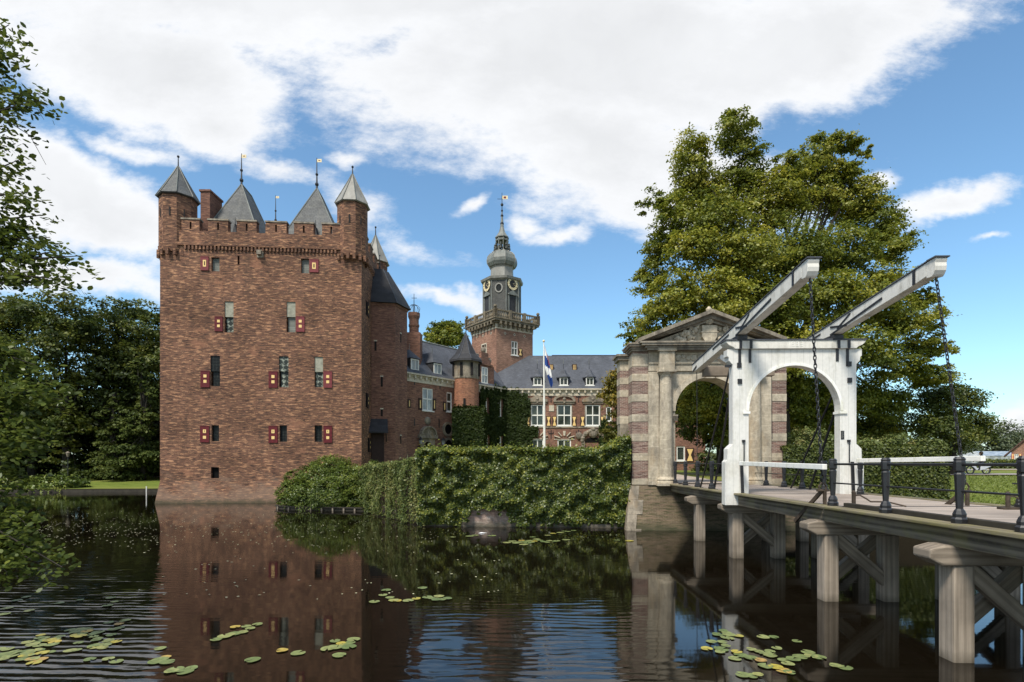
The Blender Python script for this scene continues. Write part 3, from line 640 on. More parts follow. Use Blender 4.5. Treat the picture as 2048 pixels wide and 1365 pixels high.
    # two hipped slate roofs, ridges running back
    for xc, ap, vt in ((gx(454, 44.5), gx(483, 47), 30.0), (gx(615, 44.9), gx(634.5, 47.6), 29.9)):
        y0 = 44.4 if xc < -20 else 44.9; y1 = y0 + 6.6
        b = MB(); k = -.082
        def sk(x, y): return (x + k * (y - y0), y)
        yr0 = y0 + 2.6; yr1 = y0 + 4.8
        q = [sk(xc - 3.05, y0), sk(xc + 3.05, y0), sk(xc + 3.05, y1), sk(xc - 3.05, y1)]; za = 27.35 + (0 if xc < -20 else -.1)
        A = (ap, yr0, za); C = (ap + k * (yr1 - yr0), yr1, za); p = [(a[0], a[1], 20.6) for a in q]
        b.face([p[0], p[1], A]); b.face([p[1], p[2], C, A]); b.face([p[2], p[3], C]); b.face([p[3], p[0], A, C]); rf = b.build('roof', M['slate_light'], t)
        b = MB(); b.tube([p[0], A], .06, 6); b.tube([p[1], A], .06, 6); b.tube([A, C], .07, 6); b.tube([p[2], C], .06, 6); b.build('roof_hip', M['lead'], rf)
        finial(rf, A[0], A[1], za, vt, .1, .42); finial(rf, C[0], C[1] + 5, za - 1.5 + 1.2, za + 2.55, .08, .34)
        # small dormer at the foot of the front slope
        dx = xc + .5; dz = 21.2; b = MB(); yy = y0 + .25
        b.face([(dx - .4, yy, dz), (dx + .4, yy, dz), (dx, yy + .1, dz + 1.75)]); b.face([(dx + .4, yy, dz), (dx + .6, yy + 1.2, dz + .4), (dx, yy + .75, dz + 1.75), (dx, yy + .1, dz + 1.75)]); b.face([(dx - .6, yy + 1.2, dz + .4), (dx - .4, yy, dz), (dx, yy + .1, dz + 1.75), (dx, yy + .75, dz + 1.75)])
        b.tube([(dx, yy + .2, dz + 1.6), (dx, yy + .2, dz + 2.3)], [.04, .02], 6)
        b.build('dormer', M['slate_dark'], rf)
    b = MB(); b.box(gx(401, 45), gx(401, 45) + .78, 45, 46.9, 20.2, 25.7); b.box(gx(401, 45) - .08, gx(401, 45) + .86, 44.92, 46.98, 25.7, 25.86); b.build('chimney', M['stair'], t)
    # right flank: little hoarding and slits
    b = MB(KSide.T); b.box(5.5, 7.2, -.7, 0, 17.0, 17.12); b.box(5.5, 5.62, -.55, 0, 16.5, 17.0); b.box(7.08, 7.2, -.55, 0, 16.5, 17.0); b.build('hood', M['under'], t)
    for o, z in ((2.1, 16.0), (4.3, 12.0), (2.1, 8.3), (3.0, 4.6)):
        b = MB(KSide.T); b.box(o - .3, o + .3, -.01, .02, z - .6, z + .6); b.build('window', M['dark'], t)
        shutter(KSide, (o + .35, o + .9, z - .6, z + .6), t, 'two', 'brownpaint')
build_keep()

# ------------------------------------------------------------------ stair tower beside the keep
def build_stair():
    cx, cy, r = -11.6, 49.0, 2.05; rot = R(-49)
    t = thing('stair_tower', (cx, cy, 0), 'six sided brick stair tower with dark slate cap leaning against the keep', 'stair tower')
    V = [(cx + r * math.cos(rot + k * math.pi / 3), cy + r * math.sin(rot + k * math.pi / 3)) for k in range(6)]
    ze = 17.05; b = MB(); b.lathe((cx, cy, 0), [(r, 0), (r, ze)], 6, rot); b.lathe((cx, cy, 0), [(r + .06, ze - .22), (r + .12, ze)], 6, rot); w = b.build('wall', M['stair'], t)
    f = MB(); rr = r + .34
    e = [(cx + rr * math.cos(rot + k * math.pi / 3), cy + rr * math.sin(rot + k * math.pi / 3), ze + .02) for k in range(6)]
    mid = [(cx - .1 + (rr * .83) * math.cos(rot + k * math.pi / 3), cy + (rr * .83) * math.sin(rot + k * math.pi / 3), ze + .9) for k in range(6)]
    tp = [(cx - .55 + .85 * math.cos(rot + k * math.pi / 3), cy + .2 + .85 * math.sin(rot + k * math.pi / 3), 20.5) for k in range(6)]
    for k in range(6):
        j = (k + 1) % 6; f.face([e[k], e[j], mid[j], mid[k]]); f.face([mid[k], mid[j], tp[j], tp[k]])
    f.face(tp); f.face(e[::-1]); rf = f.build('roof', M['slate_dark'], t)
    b = MB()
    for k in range(6): b.tube([e[k], mid[k], tp[k]], .045, 5)
    b.build('roof_hip', M['slate'], rf)
    finial(rf, tp[0][0] - .3, tp[0][1], 20.5, 21.7, .05)
    G = Fac(V[5], V[0]); H = Fac(V[0], V[1])
    for fc, px, y0, y1 in ((G, 751, 683, 702), (G, 763.5, 754, 774), (G, 763.5, 819, 833), (H, 801.5, 668, 686), (H, 801.5, 872, 888)):
        s = fc.sx(px); z0, z1 = fc.zy(px, y1), fc.zy(px, y0); b = MB(fc.T)
        b.box(s - .09, s + .09, -.012, .0, z0, z1, 0); b.box(s - .14, s + .14, -.03, 0, z1, z1 + .1, 1); b.build('slit_window', [M['slot'], M['trim']], t)
    # door with its black lean-to canopy
    b = MB(G.T); s0, s1 = G.sx(745), G.sx(766); z1 = G.zy(755, 866); b.box(s0, s1, -.015, 0, 2.1, z1); b.box(s0 - .1, s0, -.08, 0, 2.1, z1); b.box(s1, s1 + .1, -.08, 0, 2.1, z1); b.build('door', M['brownpaint'], t)
    b = MB(G.T); a, c = G.sx(735), G.sx(774); zt, zb = G.zy(755, 838), G.zy(755, 866) + .15
    b.mesh([(a + .2, -.02, zt), (c + .05, -.02, zt), (c + .12, -1.0, zb - .1), (a, -1.0, zb - .1), (a + .2, -.02, zt - .12), (c + .05, -.02, zt - .12), (c + .12, -1.0, zb - .22), (a, -1.0, zb - .22)],
           [(0, 3, 2, 1), (4, 5, 6, 7), (0, 1, 5, 4), (1, 2, 6, 5), (2, 3, 7, 6), (3, 0, 4, 7)])
    for s in (a + .15, c - .05): b.beam((s, -.9, zb - .28), (s, -.05, zb - .9), .08, .08)
    b.build('canopy', M['slate_dark'], t)
build_stair()

# ------------------------------------------------------------------ the two wings round the courtyard
P0 = Vector((-10.2, 52.8)); Q0 = Vector((-.84, 65.0)); dl = (Q0 - P0).normalized(); OFF = 4.0
LW = Fac(P0 - dl * OFF, Q0); BW_ = Fac(Q0, (23.3, 65))
GUT = 11.9
def gutter(t, fac, s0, s1):
    b = MB(fac.T); b.box(s0, s1, -.32, .05, GUT - .16, GUT); b.box(s0, s1, -.06, .0, GUT - .85, GUT - .62); b.box(s0, s1, -.12, 0, GUT - .3, GUT - .16); b.box(s0, s1, -.03, 0, GUT - .62, GUT - .3)
    n = int((s1 - s0) / .75)
    for i in range(n): s = s0 + .3 + i * .75; b.box(s - .1, s + .1, -.26, -.121, GUT - .5, GUT - .17)
    b.build('cornice', M['trim'], t)
def dormer(t, fac, r, o, roof='hip', zt=None, glassm='glass_pale'):
    s0, s1, z0, z1 = r; b = MB(fac.T)
    b.box(s0 - .1, s1 + .1, o, o + 3.2, z0 - .5, z1 + .08); d = b.build('dormer', M['slate_dark'], t)
    w = Fac(fac.T(s0, o - .02, 0)[:2], fac.T(s1, o - .02, 0)[:2])
    window(w, (0, w.L, z0, z1), d, 2, 1, .09, o=-.06, glassm=glassm)
    b = MB(fac.T); m = (s0 + s1) / 2; e = .2; za = zt or z1 + .9
    if roof == 'hip':
        A = (m, o + .75, za); C = (m, o + 3.0, za); p = [(s0 - e, o - e, z1 + .06), (s1 + e, o - e, z1 + .06), (s1 + e, o + 3, z1 + .06), (s0 - e, o + 3, z1 + .06)]
        b.face([p[0], p[1], A]); b.face([p[1], p[2], C, A]); b.face([p[3], p[0], A, C]); b.face(p[::-1])
    else:
        q = (s1 - s0) / 2 + e
        b.lathe((m, o + q * .8, 0), [(q * 1.3, z1 + .02), (q * 1.32, z1 + .12), (q * .8, z1 + .5), (q * .34, z1 + 1.05), (.06, za - .7), (.04, za)], 8, R(22.5))
    b.build('dormer_roof', M['slate'], d)
    b = MB(fac.T); b.tube([(m, o + (.75 if roof == 'hip' else .6), za - .5), (m, o + (.75 if roof == 'hip' else .6), za + .6)], [.05, .02], 6); b.build('finial', M['lead'], d)
def build_left_wing():
    t = thing('brick_wing', LW.T(LW.L / 2, 2, 2.1), 'brick castle wing with arched entrance door, running back from the keep to the courtyard corner', 'castle wing')
    f = LW
    big = f.rect(845, 777, 866, 822); nar = f.rect(893.5, 785, 904, 824)
    far = [f.rect(968, 795, 974.5, 829), f.rect(996, 798, 1003, 835), f.rect(968, 870, 976, 900), f.rect(996, 872, 1003, 900)]
    dr = (f.sx(845.5), f.sx(862), 2.0, f.zy(853, 884)); ov = f.rect(890, 849, 901, 869); ar = (f.sx(889.5), f.sx(903), 3.6, f.zy(896, 880))
    b = MB(f.T); wall_holes(b, 0, f.L + .3, 1.6, GUT - .1, [big, nar, dr] + far, .28); b.box(0, f.L, .5, 9.0, 1.6, GUT - .3); b.build('wall', M['brick'], t)
    gutter(t, f, 0, f.L - .1)
    b = MB(f.T); zr = 16.6; b.face([(0, -.3, GUT), (f.L + 6, -.3, GUT), (f.L + 6, 4.6, zr), (0, 4.6, zr)]); b.face([(f.L + 6, 9.5, GUT), (0, 9.5, GUT), (0, 4.6, zr), (f.L + 6, 4.6, zr)]); b.face([(0, 9.5, GUT), (0, -.3, GUT), (0, 4.6, zr)])
    rf = b.build('roof', M['slate'], t)
    b = MB(f.T); b.tube([(0, 4.6, zr), (f.L + 3, 4.6, zr)], .12, 6); b.build('ridge', M['lead'], rf)
    window(f, big, t, 2, 2, .12, glassm='glass_pale', split=.52); window(f, nar, t, 1, 2, .12, split=.52)
    for q in far: window(f, q, t, 1, 2, .14)
    for q in ((837.5, 797, 844, 820), (866, 798, 872, 821), (886.5, 804, 892.5, 823), (816, 799, 822, 816)): shutter(f, f.rect(*q, o=-.06), t, 'bar', 'brownpaint')
    dormer(t, f, f.rect(821, 719, 837, 741, .2), .2, 'hip', f.zy(829, 703, 1.2)); dormer(t, f, f.rect(867, 728, 882, 749, .2), .2, 'hip', f.zy(876, 709, 1.2))
    # tall wall dormer beside the turret, with a little stone gable
    r = f.rect(963, 735, 975, 767); b = MB(f.T); b.box(r[0] - .5, r[1] + 1.2, 0.02, 4, GUT - .2, r[3] + .25); b.box(r[0] - .3, r[1] + .6, .0, .5, r[3] + .25, r[3] + 1.0); b.box(r[0], r[1] + .2, .02, .4, r[3] + 1.0, r[3] + 1.7); b.box(r[0] - .7, r[1] + .9, -.1, .5, r[3] + .25, r[3] + .4); g = b.build('gable', M['brick'], t)
    window(f, (r[0], r[1], r[2], r[3]), t, 2, 2, .1, o=-.05, glassm='glass_pale', split=.5)
    b = MB(f.T); m = (r[0] + r[1]) / 2; b.ball((m, .2, r[3] + 2.0), .28, 8, sz=1.3); b.ball((m + 1.1, .2, r[3] + .9), .25, 8, sz=1.5); b.build('gable_ornament', M['stone_dark'], t)
    # entrance: arch, surround, shell hood
    b = MB(f.T); s0, s1 = dr[0], dr[1]; m = (s0 + s1) / 2; w = (s1 - s0) / 2; zs = dr[3] - w
    b.face([(s0, .3, 2.0), (s1, .3, 2.0), (s1, .3, dr[3]), (s0, .3, dr[3])]); b.build('door', M['brownpaint'], t)
    b = MB(f.T)
    arc = [(m + w * math.cos(a), zs + w * math.sin(a)) for a in [math.pi * k / 10 for k in range(11)]]
    out = [(s1, 2.0), (s1 + .45, 2.0), (s1 + .45, dr[3] + .35), (s0 - .45, dr[3] + .35), (s0 - .45, 2.0), (s0, 2.0)] + arc[::-1]
    b.extr(out, -.15, .05); b.box(s0 - .7, s1 + .7, -.32, .02, dr[3] + .351, dr[3] + .7)
    sh = [(m + (w + .35) * math.cos(a), dr[3] + .7 + .75 * math.sin(a)) for a in [math.pi * k / 12 for k in range(13)]]
    b.extr(sh, -.2, .02); sh2 = [(m + (w + .5) * math.cos(a), dr[3] + .7 + .9 * math.sin(a)) for a in [math.pi * k / 12 for k in range(13)]]
    b.extr(sh2 + sh[::-1], -.42, .02)
    for k in range(9):
        a = math.pi * (k + .5) / 9; b.beam((m, -.22, dr[3] + .72), (m + (w + .25) * math.cos(a), -.24, dr[3] + .7 + .65 * math.sin(a)), .09, .06)
    b.build('door_surround', M['stone_dark'], t)
    b = MB(f.T); b.ball((f.sx(855), -.02, f.zy(855, 842)), .42, 12, sy=.4); b.build('medallion', M['stone_dark'], t)
    for q in (ov, ar):
        m = (q[0] + q[1]) / 2; zc = (q[2] + q[3]) / 2; a = (q[1] - q[0]) / 2 + .1; h = (q[3] - q[2]) / 2; b = MB(f.T)
        ring = [(m + a * math.cos(k * math.pi / 12), zc + h * math.sin(k * math.pi / 12)) for k in range(24)]; big_ = [(m + (a + .3) * math.cos(k * math.pi / 12), zc + (h + .25) * math.sin(k * math.pi / 12)) for k in range(24)]
        b.extr(ring, -.05, .0, 1)
        for k in range(24):
            j = (k + 1) % 24; p = [big_[k], big_[j], ring[j], ring[k]]; b.extr(p, -.1, 0, 0)
        b.build('round_window', [M['stone_dark'], M['dark']], t)
    b = MB(f.T)
    for px, y0, y1 in ((829, 758, 770), (880, 766, 778), (829, 838, 852), (878, 838, 856)): s = f.sx(px); b.box(s - .05, s + .05, -.04, 0, f.zy(px, y1), f.zy(px, y0))
    b.pieces('wall_anchor', M['iron'], t)
    # round corner turret
    cx, cy, r = gx(932, 58.4), 58.4, 1.42; z1 = gz(757, 57); ze = gz(720, 57)
    b = MB(); b.lathe((cx, cy, 0), [(r * .97, 1.6), (r * .97, z1), (r, z1 + .05)], 24); tu = b.build('turret', M['turret'], t, smooth=False)
    b = MB(); b.lathe((cx, cy, 0), [(r + .01, z1 + .05), (r + .04, z1 + .2), (r + .01, z1 + .25), (r + .01, ze), (r + .15, ze + .08)], 16); b.build('upper_stage', M['stone_dark'], tu)
    b = MB()
    for a in (-150, -105, -60, -15):
        a = R(a); q = r + .03; b.beam((cx + q * math.cos(a), cy + q * math.sin(a), z1 + .35), (cx + q * math.cos(a), cy + q * math.sin(a), ze - .25), .28, .12)
    b.pieces('slit_window', M['slot'], tu)
    b = MB(); a = R(-92); q = r + .0; b.beam((cx + q * math.cos(a), cy + q * math.sin(a), gz(812, 57)), (cx + q * math.cos(a), cy + q * math.sin(a), gz(797, 57)), .22, .1); b.build('slit_window', M['slot'], tu)
    za = gz(668, 58.4); b = MB(); b.lathe((cx, cy, 0), [(r + .1, ze - .02), (r + .45, ze - .1), (r + .42, ze + .12), (r * .85, ze + .75), (r * .45, ze + 1.8), (.05, za)], 8, R(22.5)); b.build('cone_roof', M['slate_dark'], tu)
    b = MB(); ze_ = ze
    for k in range(8):
        a = R(22.5 + 45 * k); b.tube([(cx + q_ * math.cos(a), cy + q_ * math.sin(a), z_ + .02) for q_, z_ in ((r + .43, ze_ + .12), (r * .86, ze_ + .75), (r * .46, ze_ + 1.8), (.06, za))], .04, 5)
    b.build('roof_hip', M['slate'], tu)
    b = MB(); b.tube([(cx, cy, za - .1), (cx, cy, za + .9)], [.05, .03], 6); b.ball((cx, cy, za + .5), .1, 8); b.build('finial', M['iron'], tu)
    # round chimney with iron crown on the ridge
    cx, cy = gx(828, 56), 56; b = MB(); b.lathe((cx, cy, 0), [(.5, 13), (.5, gz(655, 56)), (.56, gz(655, 56) + .05), (.56, gz(650, 56)), (.5, gz(650, 56) + .03), (.5, gz(640, 56)), (.62, gz(634, 56)), (.62, gz(627, 56))], 14); b.box(cx - .75, cx + .75, cy - .7, cy + .7, 13, gz(668, 56)); ch = b.build('chimney', M['brick'], t)
    b = MB(); zb, zt = gz(627, 56), gz(588, 56); b.tube([(cx, cy, zb), (cx, cy, zt)], [.05, .025], 6); b.tube([(cx - .25, cy, zt - .45), (cx + .3, cy, zt - .45)], .025, 5)
    for k in range(4):
        a = math.pi * k / 4; ca, sa = math.cos(a), math.sin(a)
        for sg in (1, -1): b.tube([(cx + sg * .5 * ca, cy + sg * .5 * sa, zb), (cx + sg * .62 * ca, cy + sg * .62 * sa, zb + .5), (cx + sg * .35 * ca, cy + sg * .35 * sa, zb + .8), (cx, cy, zb + .9)], .025, 5)
    b.build('iron_crown', M['iron'], ch)
build_left_wing()
def lantern(fac, px, py, lab):
    s, z = fac.sx(px, -.5), fac.zy(px, py, -.5); o = -.55
    t = thing('wall_lantern', fac.T(s, 0, z), lab, 'lantern', 'lanterns by the entrance door')
    b = MB(fac.T); b.tube([(s, 0, z - .5), (s, -.35, z - .55), (s, o, z - .3)], .035, 6); b.build('bracket', M['iron'], t)
    b = MB(fac.T); b.lathe((s, o, z), [(.12, -.28), (.2, .12)], 6); b.build('lamp_glass', M['glass_pale'], t)
    b = MB(fac.T); b.lathe((s, o, z), [(.26, .12), (.1, .32), (.04, .45)], 6); b.build('lamp_cap', M['iron'], t)
lantern(LW, 840.5, 883, 'black wall lantern to the left of the arched entrance door'); lantern(LW, 885.5, 884, 'black wall lantern beside the small round arch near the ivy')

def build_back_wing():
    f = BW_; t = thing('brick_wing', f.T(12, 2, 2.1), 'brick wing facing the courtyard with slate roof, dormers and yellow hourglass shutters', 'castle wing')
    up = [f.rect(1062, 810, 1087.5, 852), f.rect(1114, 810, 1143, 852), f.rect(1171, 810, 1200, 852)]
    lo = [f.rect(1063, 879, 1087, 905), f.rect(1115, 880, 1142, 905)]; sm = f.rect(1212, 814, 1223, 843); ex = f.rect(1353, 893, 1370, 922)
    b = MB(f.T); wall_holes(b, -.3, f.L, 1.6, GUT - .1, up + lo + [sm, ex], .25); b.box(0, f.L, .5, 9.8, 1.6, GUT - .3); b.build('wall', M['brick'], t)
    gutter(t, f, .3, f.L)
    zr = 16.85; b = MB(f.T); b.face([(-8, -.3, GUT), (f.L, -.3, GUT), (f.L - 4, 5, zr), (-8, 5, zr)]); b.face([(f.L, 10.3, GUT), (-8, 10.3, GUT), (-8, 5, zr), (f.L - 4, 5, zr)]); b.face([(f.L, -.3, GUT), (f.L, 10.3, GUT), (f.L - 4, 5, zr)]); rf = b.build('roof', M['slate'], t)
    b = MB(f.T); b.tube([(6, 5, zr), (f.L - 4, 5, zr)], .1, 6); b.build('ridge', M['slate'], rf)
    for q in up: window(f, q, t, 2, 2, .13, split=.5)
    for q in lo: window(f, q, t, 2, 1, .13)
    window(f, sm, t, 1, 2, .12); window(f, ex, t, 1, 1, .14)
    for q in ((1051.5, 833, 1061, 853), (1092.5, 833, 1102, 853), (1104.5, 833, 1113.5, 853), (1144, 833, 1153, 853), (1160.5, 833, 1170, 853), (1200.5, 833, 1208, 853), (1372, 897, 1388, 924)): shutter(f, f.rect(*q, o=-.06), t, 'hourglass', 'brownpaint')
    for q in ((1208.5, 830, 1212, 843), (1223.5, 830, 1226, 843)): shutter(f, f.rect(*q, o=-.06), t, 'bar', 'brownpaint')
    for q in ((1067, 756, 1083, 771), (1119.5, 756, 1135.5, 771), (1172, 756, 1187, 771)): dormer(t, f, f.rect(*q, o=.15), .15, 'cone', f.zy(q[0] + 8, 730, 1.5), 'glass')
    for px in (1102, 1148.5):
        r = f.rect(px - 4.5, 730, px + 4.5, 742, 3.0); b = MB(f.T); b.box(r[0], r[1], 2.6, 4.5, r[2], r[3], 0); b.box(r[0] + .08, r[1] - .08, 2.57, 2.6, r[2] + .08, r[3] - .08, 1); b.build('roof_hatch', [M['brownpaint'], M['bronze_panel']], t)
    # stone pediments, band course, fans and doorway
    b = MB(f.T)
    for k, q in enumerate(up):
        b.mark(); m = (q[0] + q[1]) / 2; w = (q[1] - q[0]) / 2 + .35; z = q[3] + .12
        b.box(m - w, m + w, -.12, 0, z, z + .22); b.box(m - w - .1, m + w + .1, -.22, 0, z + .22, z + .36)
        if k == 1: oc = [(m + (w + .1) * math.cos(a), z + .36 + .75 * math.sin(a)) for a in [math.pi * i / 10 for i in range(11)]]; ic = [(m + (w - .2) * math.cos(a), z + .36 + .5 * math.sin(a)) for a in [math.pi * i / 10 for i in range(11)]]; b.extr(oc + ic[::-1], -.2, 0)
        else: b.extr([(m - w - .1, z + .36), (m + w + .1, z + .36), (m + w - .3, z + .36 + .12), (m, z + .85), (m - w + .3, z + .48), (m - w - .1, z + .46)][:2] + [(m + w + .1, z + .5), (m, z + 1.05), (m - w - .1, z + .5)], -.18, 0)
        b.ball((m, -.12, z + .55), .2, 8); b.ball((m, -.12, z + .1), .14, 8)
        b.box(q[0] - .1, q[0], -.04, .02, q[2], q[3]); b.box(q[1], q[1] + .1, -.04, .02, q[2], q[3])
    b.mark(); b.box(f.sx(1052), f.sx(1206), -.08, 0, f.zy(1120, 856.5), f.zy(1120, 853.5)); b.pieces('window_pediment', M['stone_dark'], t)
    b = MB(f.T)
    for q in lo:
        b.mark(); m = (q[0] + q[1]) / 2
        for k in range(5):
            a = R(22 + 34 * k); b.beam((m + .55 * math.cos(a), -.05, q[3] + .1 + .4 * math.sin(a)), (m + 1.3 * math.cos(a), -.05, q[3] + .1 + .95 * math.sin(a)), .2, .1, 0, .32, .1)
        b.box(m - 1.25, m + 1.25, -.05, 0, q[3] + .02, q[3] + .1)
    b.mark(); b.box(f.sx(1098), f.sx(1108), -.06, 0, f.zy(1103, 823), f.zy(1103, 811)); b.pieces('stone_fan', M['trim'], t)
    b = MB(f.T); m = f.sx(1186); z = f.zy(1186, 890)
    b.extr([(m + 1.0 * math.cos(a), z + .3 + .62 * math.sin(a)) for a in [math.pi * i / 10 for i in range(11)]], -.06, 0, 1)
    for sg in (1, -1): b.box(m + sg * 1.0, m + sg * 1.4, -.2, 0, 2, z + .4)
    for k in range(13): a = math.pi * k / 12; b.ball((m + 1.3 * math.cos(a), -.1, z + .5 + 1.15 * math.sin(a)), .26 + .06 * (k % 2), 7)
    b.ball((m, -.15, z + 1.35), .55, 10, sy=.5); b.ball((m, -.2, z + 1.9), .3, 8); b.ball((m - 1.7, -.12, z + 1.1), .42, 8, sy=.5); b.build('doorway', [M['stone_dark'], M['dark']], t)
    b = MB(f.T)
    for px in (1102, 1157, 1042):
        for y in (795, 868):
            if px == 1042 and y == 868: continue
            b.mark(); s, z = f.sx(px), f.zy(px, y); b.box(s - .04, s + .04, -.05, 0, z - .6, z + .5); b.box(s - .3, s + .3, -.05, 0, z + .0, z + .07); b.box(s - .3, s - .24, -.05, 0, z, z + .3); b.box(s + .24, s + .3, -.05, 0, z, z + .3)
    b.pieces('wall_anchor', M['iron'], t)
build_back_wing()
# ------------------------------------------------------------------ the clock tower
def build_clock():
    c0 = Vector((-1.95, 67.0)); a = R(54); rd = Vector((math.sin(a), math.cos(a))); ld = Vector((-math.cos(a), math.sin(a))); sd = 5.75
    RF = Fac(c0, c0 + rd * sd); LF = Fac(c0 + ld * sd, c0)
    cen = c0 + (rd + ld) * sd / 2
    t = thing('clock_tower', (cen.x, cen.y, 2.0), 'tall brick clock tower with stone balcony, onion dome and needle spire above the wings', 'clock tower')
    zt = 19.7
    hr = RF.rect(1023, 683, 1035.5, 711); hl = LF.rect(964, 690, 972.5, 710)
    b = MB(RF.T); wall_holes(b, 0, sd, 6, zt, [hr], .25); b.T = LF.T; wall_holes(b, 0, sd, 6, zt, [hl], .35)
    b.T = RF.T; b.face([(sd, 0, 6), (sd, sd, 6), (sd, sd, zt), (sd, 0, zt)]); b.face([(sd, sd, 6), (0, sd, 6), (0, sd, zt), (sd, sd, zt)]); b.build('wall', M['tower_brick'], t)
    window(RF, hr, t, 2, 2, .1, o=.05); shutter(RF, RF.rect(1037, 698, 1044.5, 712, o=-.05), t, 'hourglass', 'brownpaint')
    m_ = (hl[0] + hl[1]) / 2; b = MB(LF.T); b.lathe((m_, .15, hl[2]), [(.24, 0), (.2, .35), (.26, .7), (.14, 1.0), (.17, 1.15), (.1, 1.35)], 8); b.build('niche_figure', M['stone_dark'], t)
    b = MB(LF.T); b.box(hl[0] - .12, hl[0], -.04, 0, hl[2], hl[3]); b.box(hl[1], hl[1] + .12, -.04, 0, hl[2], hl[3]); b.box(hl[0] - .12, hl[1] + .12, -.04, 0, hl[3], hl[3] + .15); b.box(hl[0] - .12, hl[1] + .12, -.1, 0, hl[2] - .15, hl[2])
    for fc, pts in ((LF, ((954, 674), (966, 672), (982, 667))), (RF, ((1010, 667), (1029, 670), (1049, 673)))):
        b.T = fc.T
        for px, py in pts: s, z = fc.sx(px), fc.zy(px, py); b.extr([(s - .2, z), (s, z - .2), (s + .2, z), (s, z + .2)], -.02, 0, 0); b.box(s - .07, s + .07, -.03, -.02, z - .07, z + .07, 1)
    b.build('stone_inset', [M['trim'], M['slot']], t)
    # cream frieze, brackets, cornice, balcony
    b = MB(RF.T); b.box(-.05, sd + .05, -.05, sd + .05, zt - .02, zt + .75)
    b.build('frieze', M['trim'], t)
    b = MB(RF.T); zc = zt + .75; e = .6
    b.box(-.35, sd + .35, -.35, sd + .35, zc - .1, zc + .12); b.box(-e, sd + e, -e, sd + e, zc + .121, zc + .36); b.box(-e - .1, sd + e + .1, -e - .1, sd + e + .1, zc + .361, zc + .46)
    n = 8
    for k in range(n):
        s = .3 + (sd - .6) * k / (n - 1); b.box(s - .14, s + .14, -.62, -.05, zc - .28, zc + .12); b.box(s - .14, s + .14, -.3, -.05, zc - .55, zc - .28)
        b.box(-.62, -.05, s - .14, s + .14, zc - .28, zc + .12); b.box(-.3, -.05, s - .14, s + .14, zc - .55, zc - .28)
    b.build('cornice', M['balcony'], t)
    b = MB(RF.T); zf = zc + .46; zr = zf + 1.05; q = e - .12
    lo, hi = -q, sd + q
    for (x0, x1, y0, y1) in ((lo, hi, lo - .1, lo + .12), (lo, hi, hi - .12, hi + .1), (lo - .1, lo + .12, lo, hi), (hi - .12, hi + .1, lo, hi)):
        b.box(x0, x1, y0, y1, zr - .16, zr); b.box(x0, x1, y0, y1, zf, zf + .14)
    rail = b.build('balustrade', M['balcony'], t)
    b = MB(RF.T); c_ = MB(RF.T); nb = 24
    for k in range(nb + 1):
        s = lo + (hi - lo) * k / nb
        for (x, y) in ((s, lo), (s, hi), (lo, s), (hi, s)):
            if k % 8 == 0: c_.box(x - .2, x + .2, y - .2, y + .2, zf + .001, zr + .06)
            else: b.lathe((x, y, 0), [(.05, zf + .14), (.11, zf + .35), (.05, zf + .65), (.08, zr - .16)], 6)
    for (x, y) in ((lo, lo), (lo, hi), (hi, lo), (hi, hi)): c_.ball((x, y, zr + .3), .22, 8)
    b.build('baluster', M['balcony'], rail); c_.build('baluster_pier', M['balcony'], rail)
    # octagonal slate stage
    x, y = cen.x, cen.y; ro = 2.5; rot = math.atan2(-rd.x * 0 + LF.i.y * -1, -LF.i.x) + R(22.5)
    H = lambda py: gz(py, cen.y)
    z0, z1 = zf, H(568)
    b = MB(); b.lathe((x, y, 0), [(ro, z0), (ro, z1)], 8, rot); oc = b.build('lantern_stage', M['slate_oct'], t)
    b = MB(); b.lathe((x, y, 0), [(ro, z1 - .25), (ro + .3, z1 - .05), (ro + .38, z1 + .22), (ro + .2, z1 + .28), (1.68, z1 + .5), (1.56, z1 + .55), (1.5, H(540)), (1.62, H(538)), (1.5, H(537))], 8, rot); b.build('lead_cornice', M['lead_pale'], oc)
    b = MB()
    for k in range(8): an = rot + k * math.pi / 4; b.tube([(x + ro * math.cos(an), y + ro * math.sin(an), z0), (x + ro * math.cos(an), y + ro * math.sin(an), z1)], .09, 6)
    b.build('corner_post', M['lead'], oc)
    ap = ro * math.cos(math.pi / 8)
    def ofac(dirv):                                  # facade of one octagon face whose outward normal is dirv
        n = dirv.normalized(); tn = Vector((-n.y, n.x)); w = ro * math.sin(math.pi / 8); p = Vector((x, y)) + n * ap
        return Fac(p - tn * w, p + tn * w)
    for nv in (-RF.i, -LF.i):
        g = ofac(nv); m = g.L / 2; zc_ = H(578)
        b = MB(g.T); circ = lambda r_, n_=24: [(m + r_ * math.cos(2 * math.pi * k / n_), zc_ + r_ * math.sin(2 * math.pi * k / n_)) for k in range(n_)]
        b.extr(circ(.78), -.08, 0, 0); o1, i1 = circ(.78), circ(.5)
        for k in range(24): j = (k + 1) % 24; b.extr([o1[k], o1[j], i1[j], i1[k]], -.12, -.08, 1)
        for k in range(12):
            an = math.pi * k / 6; ca, sa = math.sin(an), math.cos(an); b.beam((m + .56 * ca, -.13, zc_ + .56 * sa), (m + .72 * ca, -.13, zc_ + .72 * sa), .05, .02, 2)
        b.beam((m, -.15, zc_), (m + .42 * math.sin(1.1), -.15, zc_ + .42 * math.cos(1.1)), .06, .02, 1); b.beam((m, -.15, zc_), (m + .6 * math.sin(2.2), -.15, zc_ + .6 * math.cos(2.2)), .05, .02, 1)
        b.build('clock_face', [M['slate_dark'], M['gold'], M['slot']], oc)
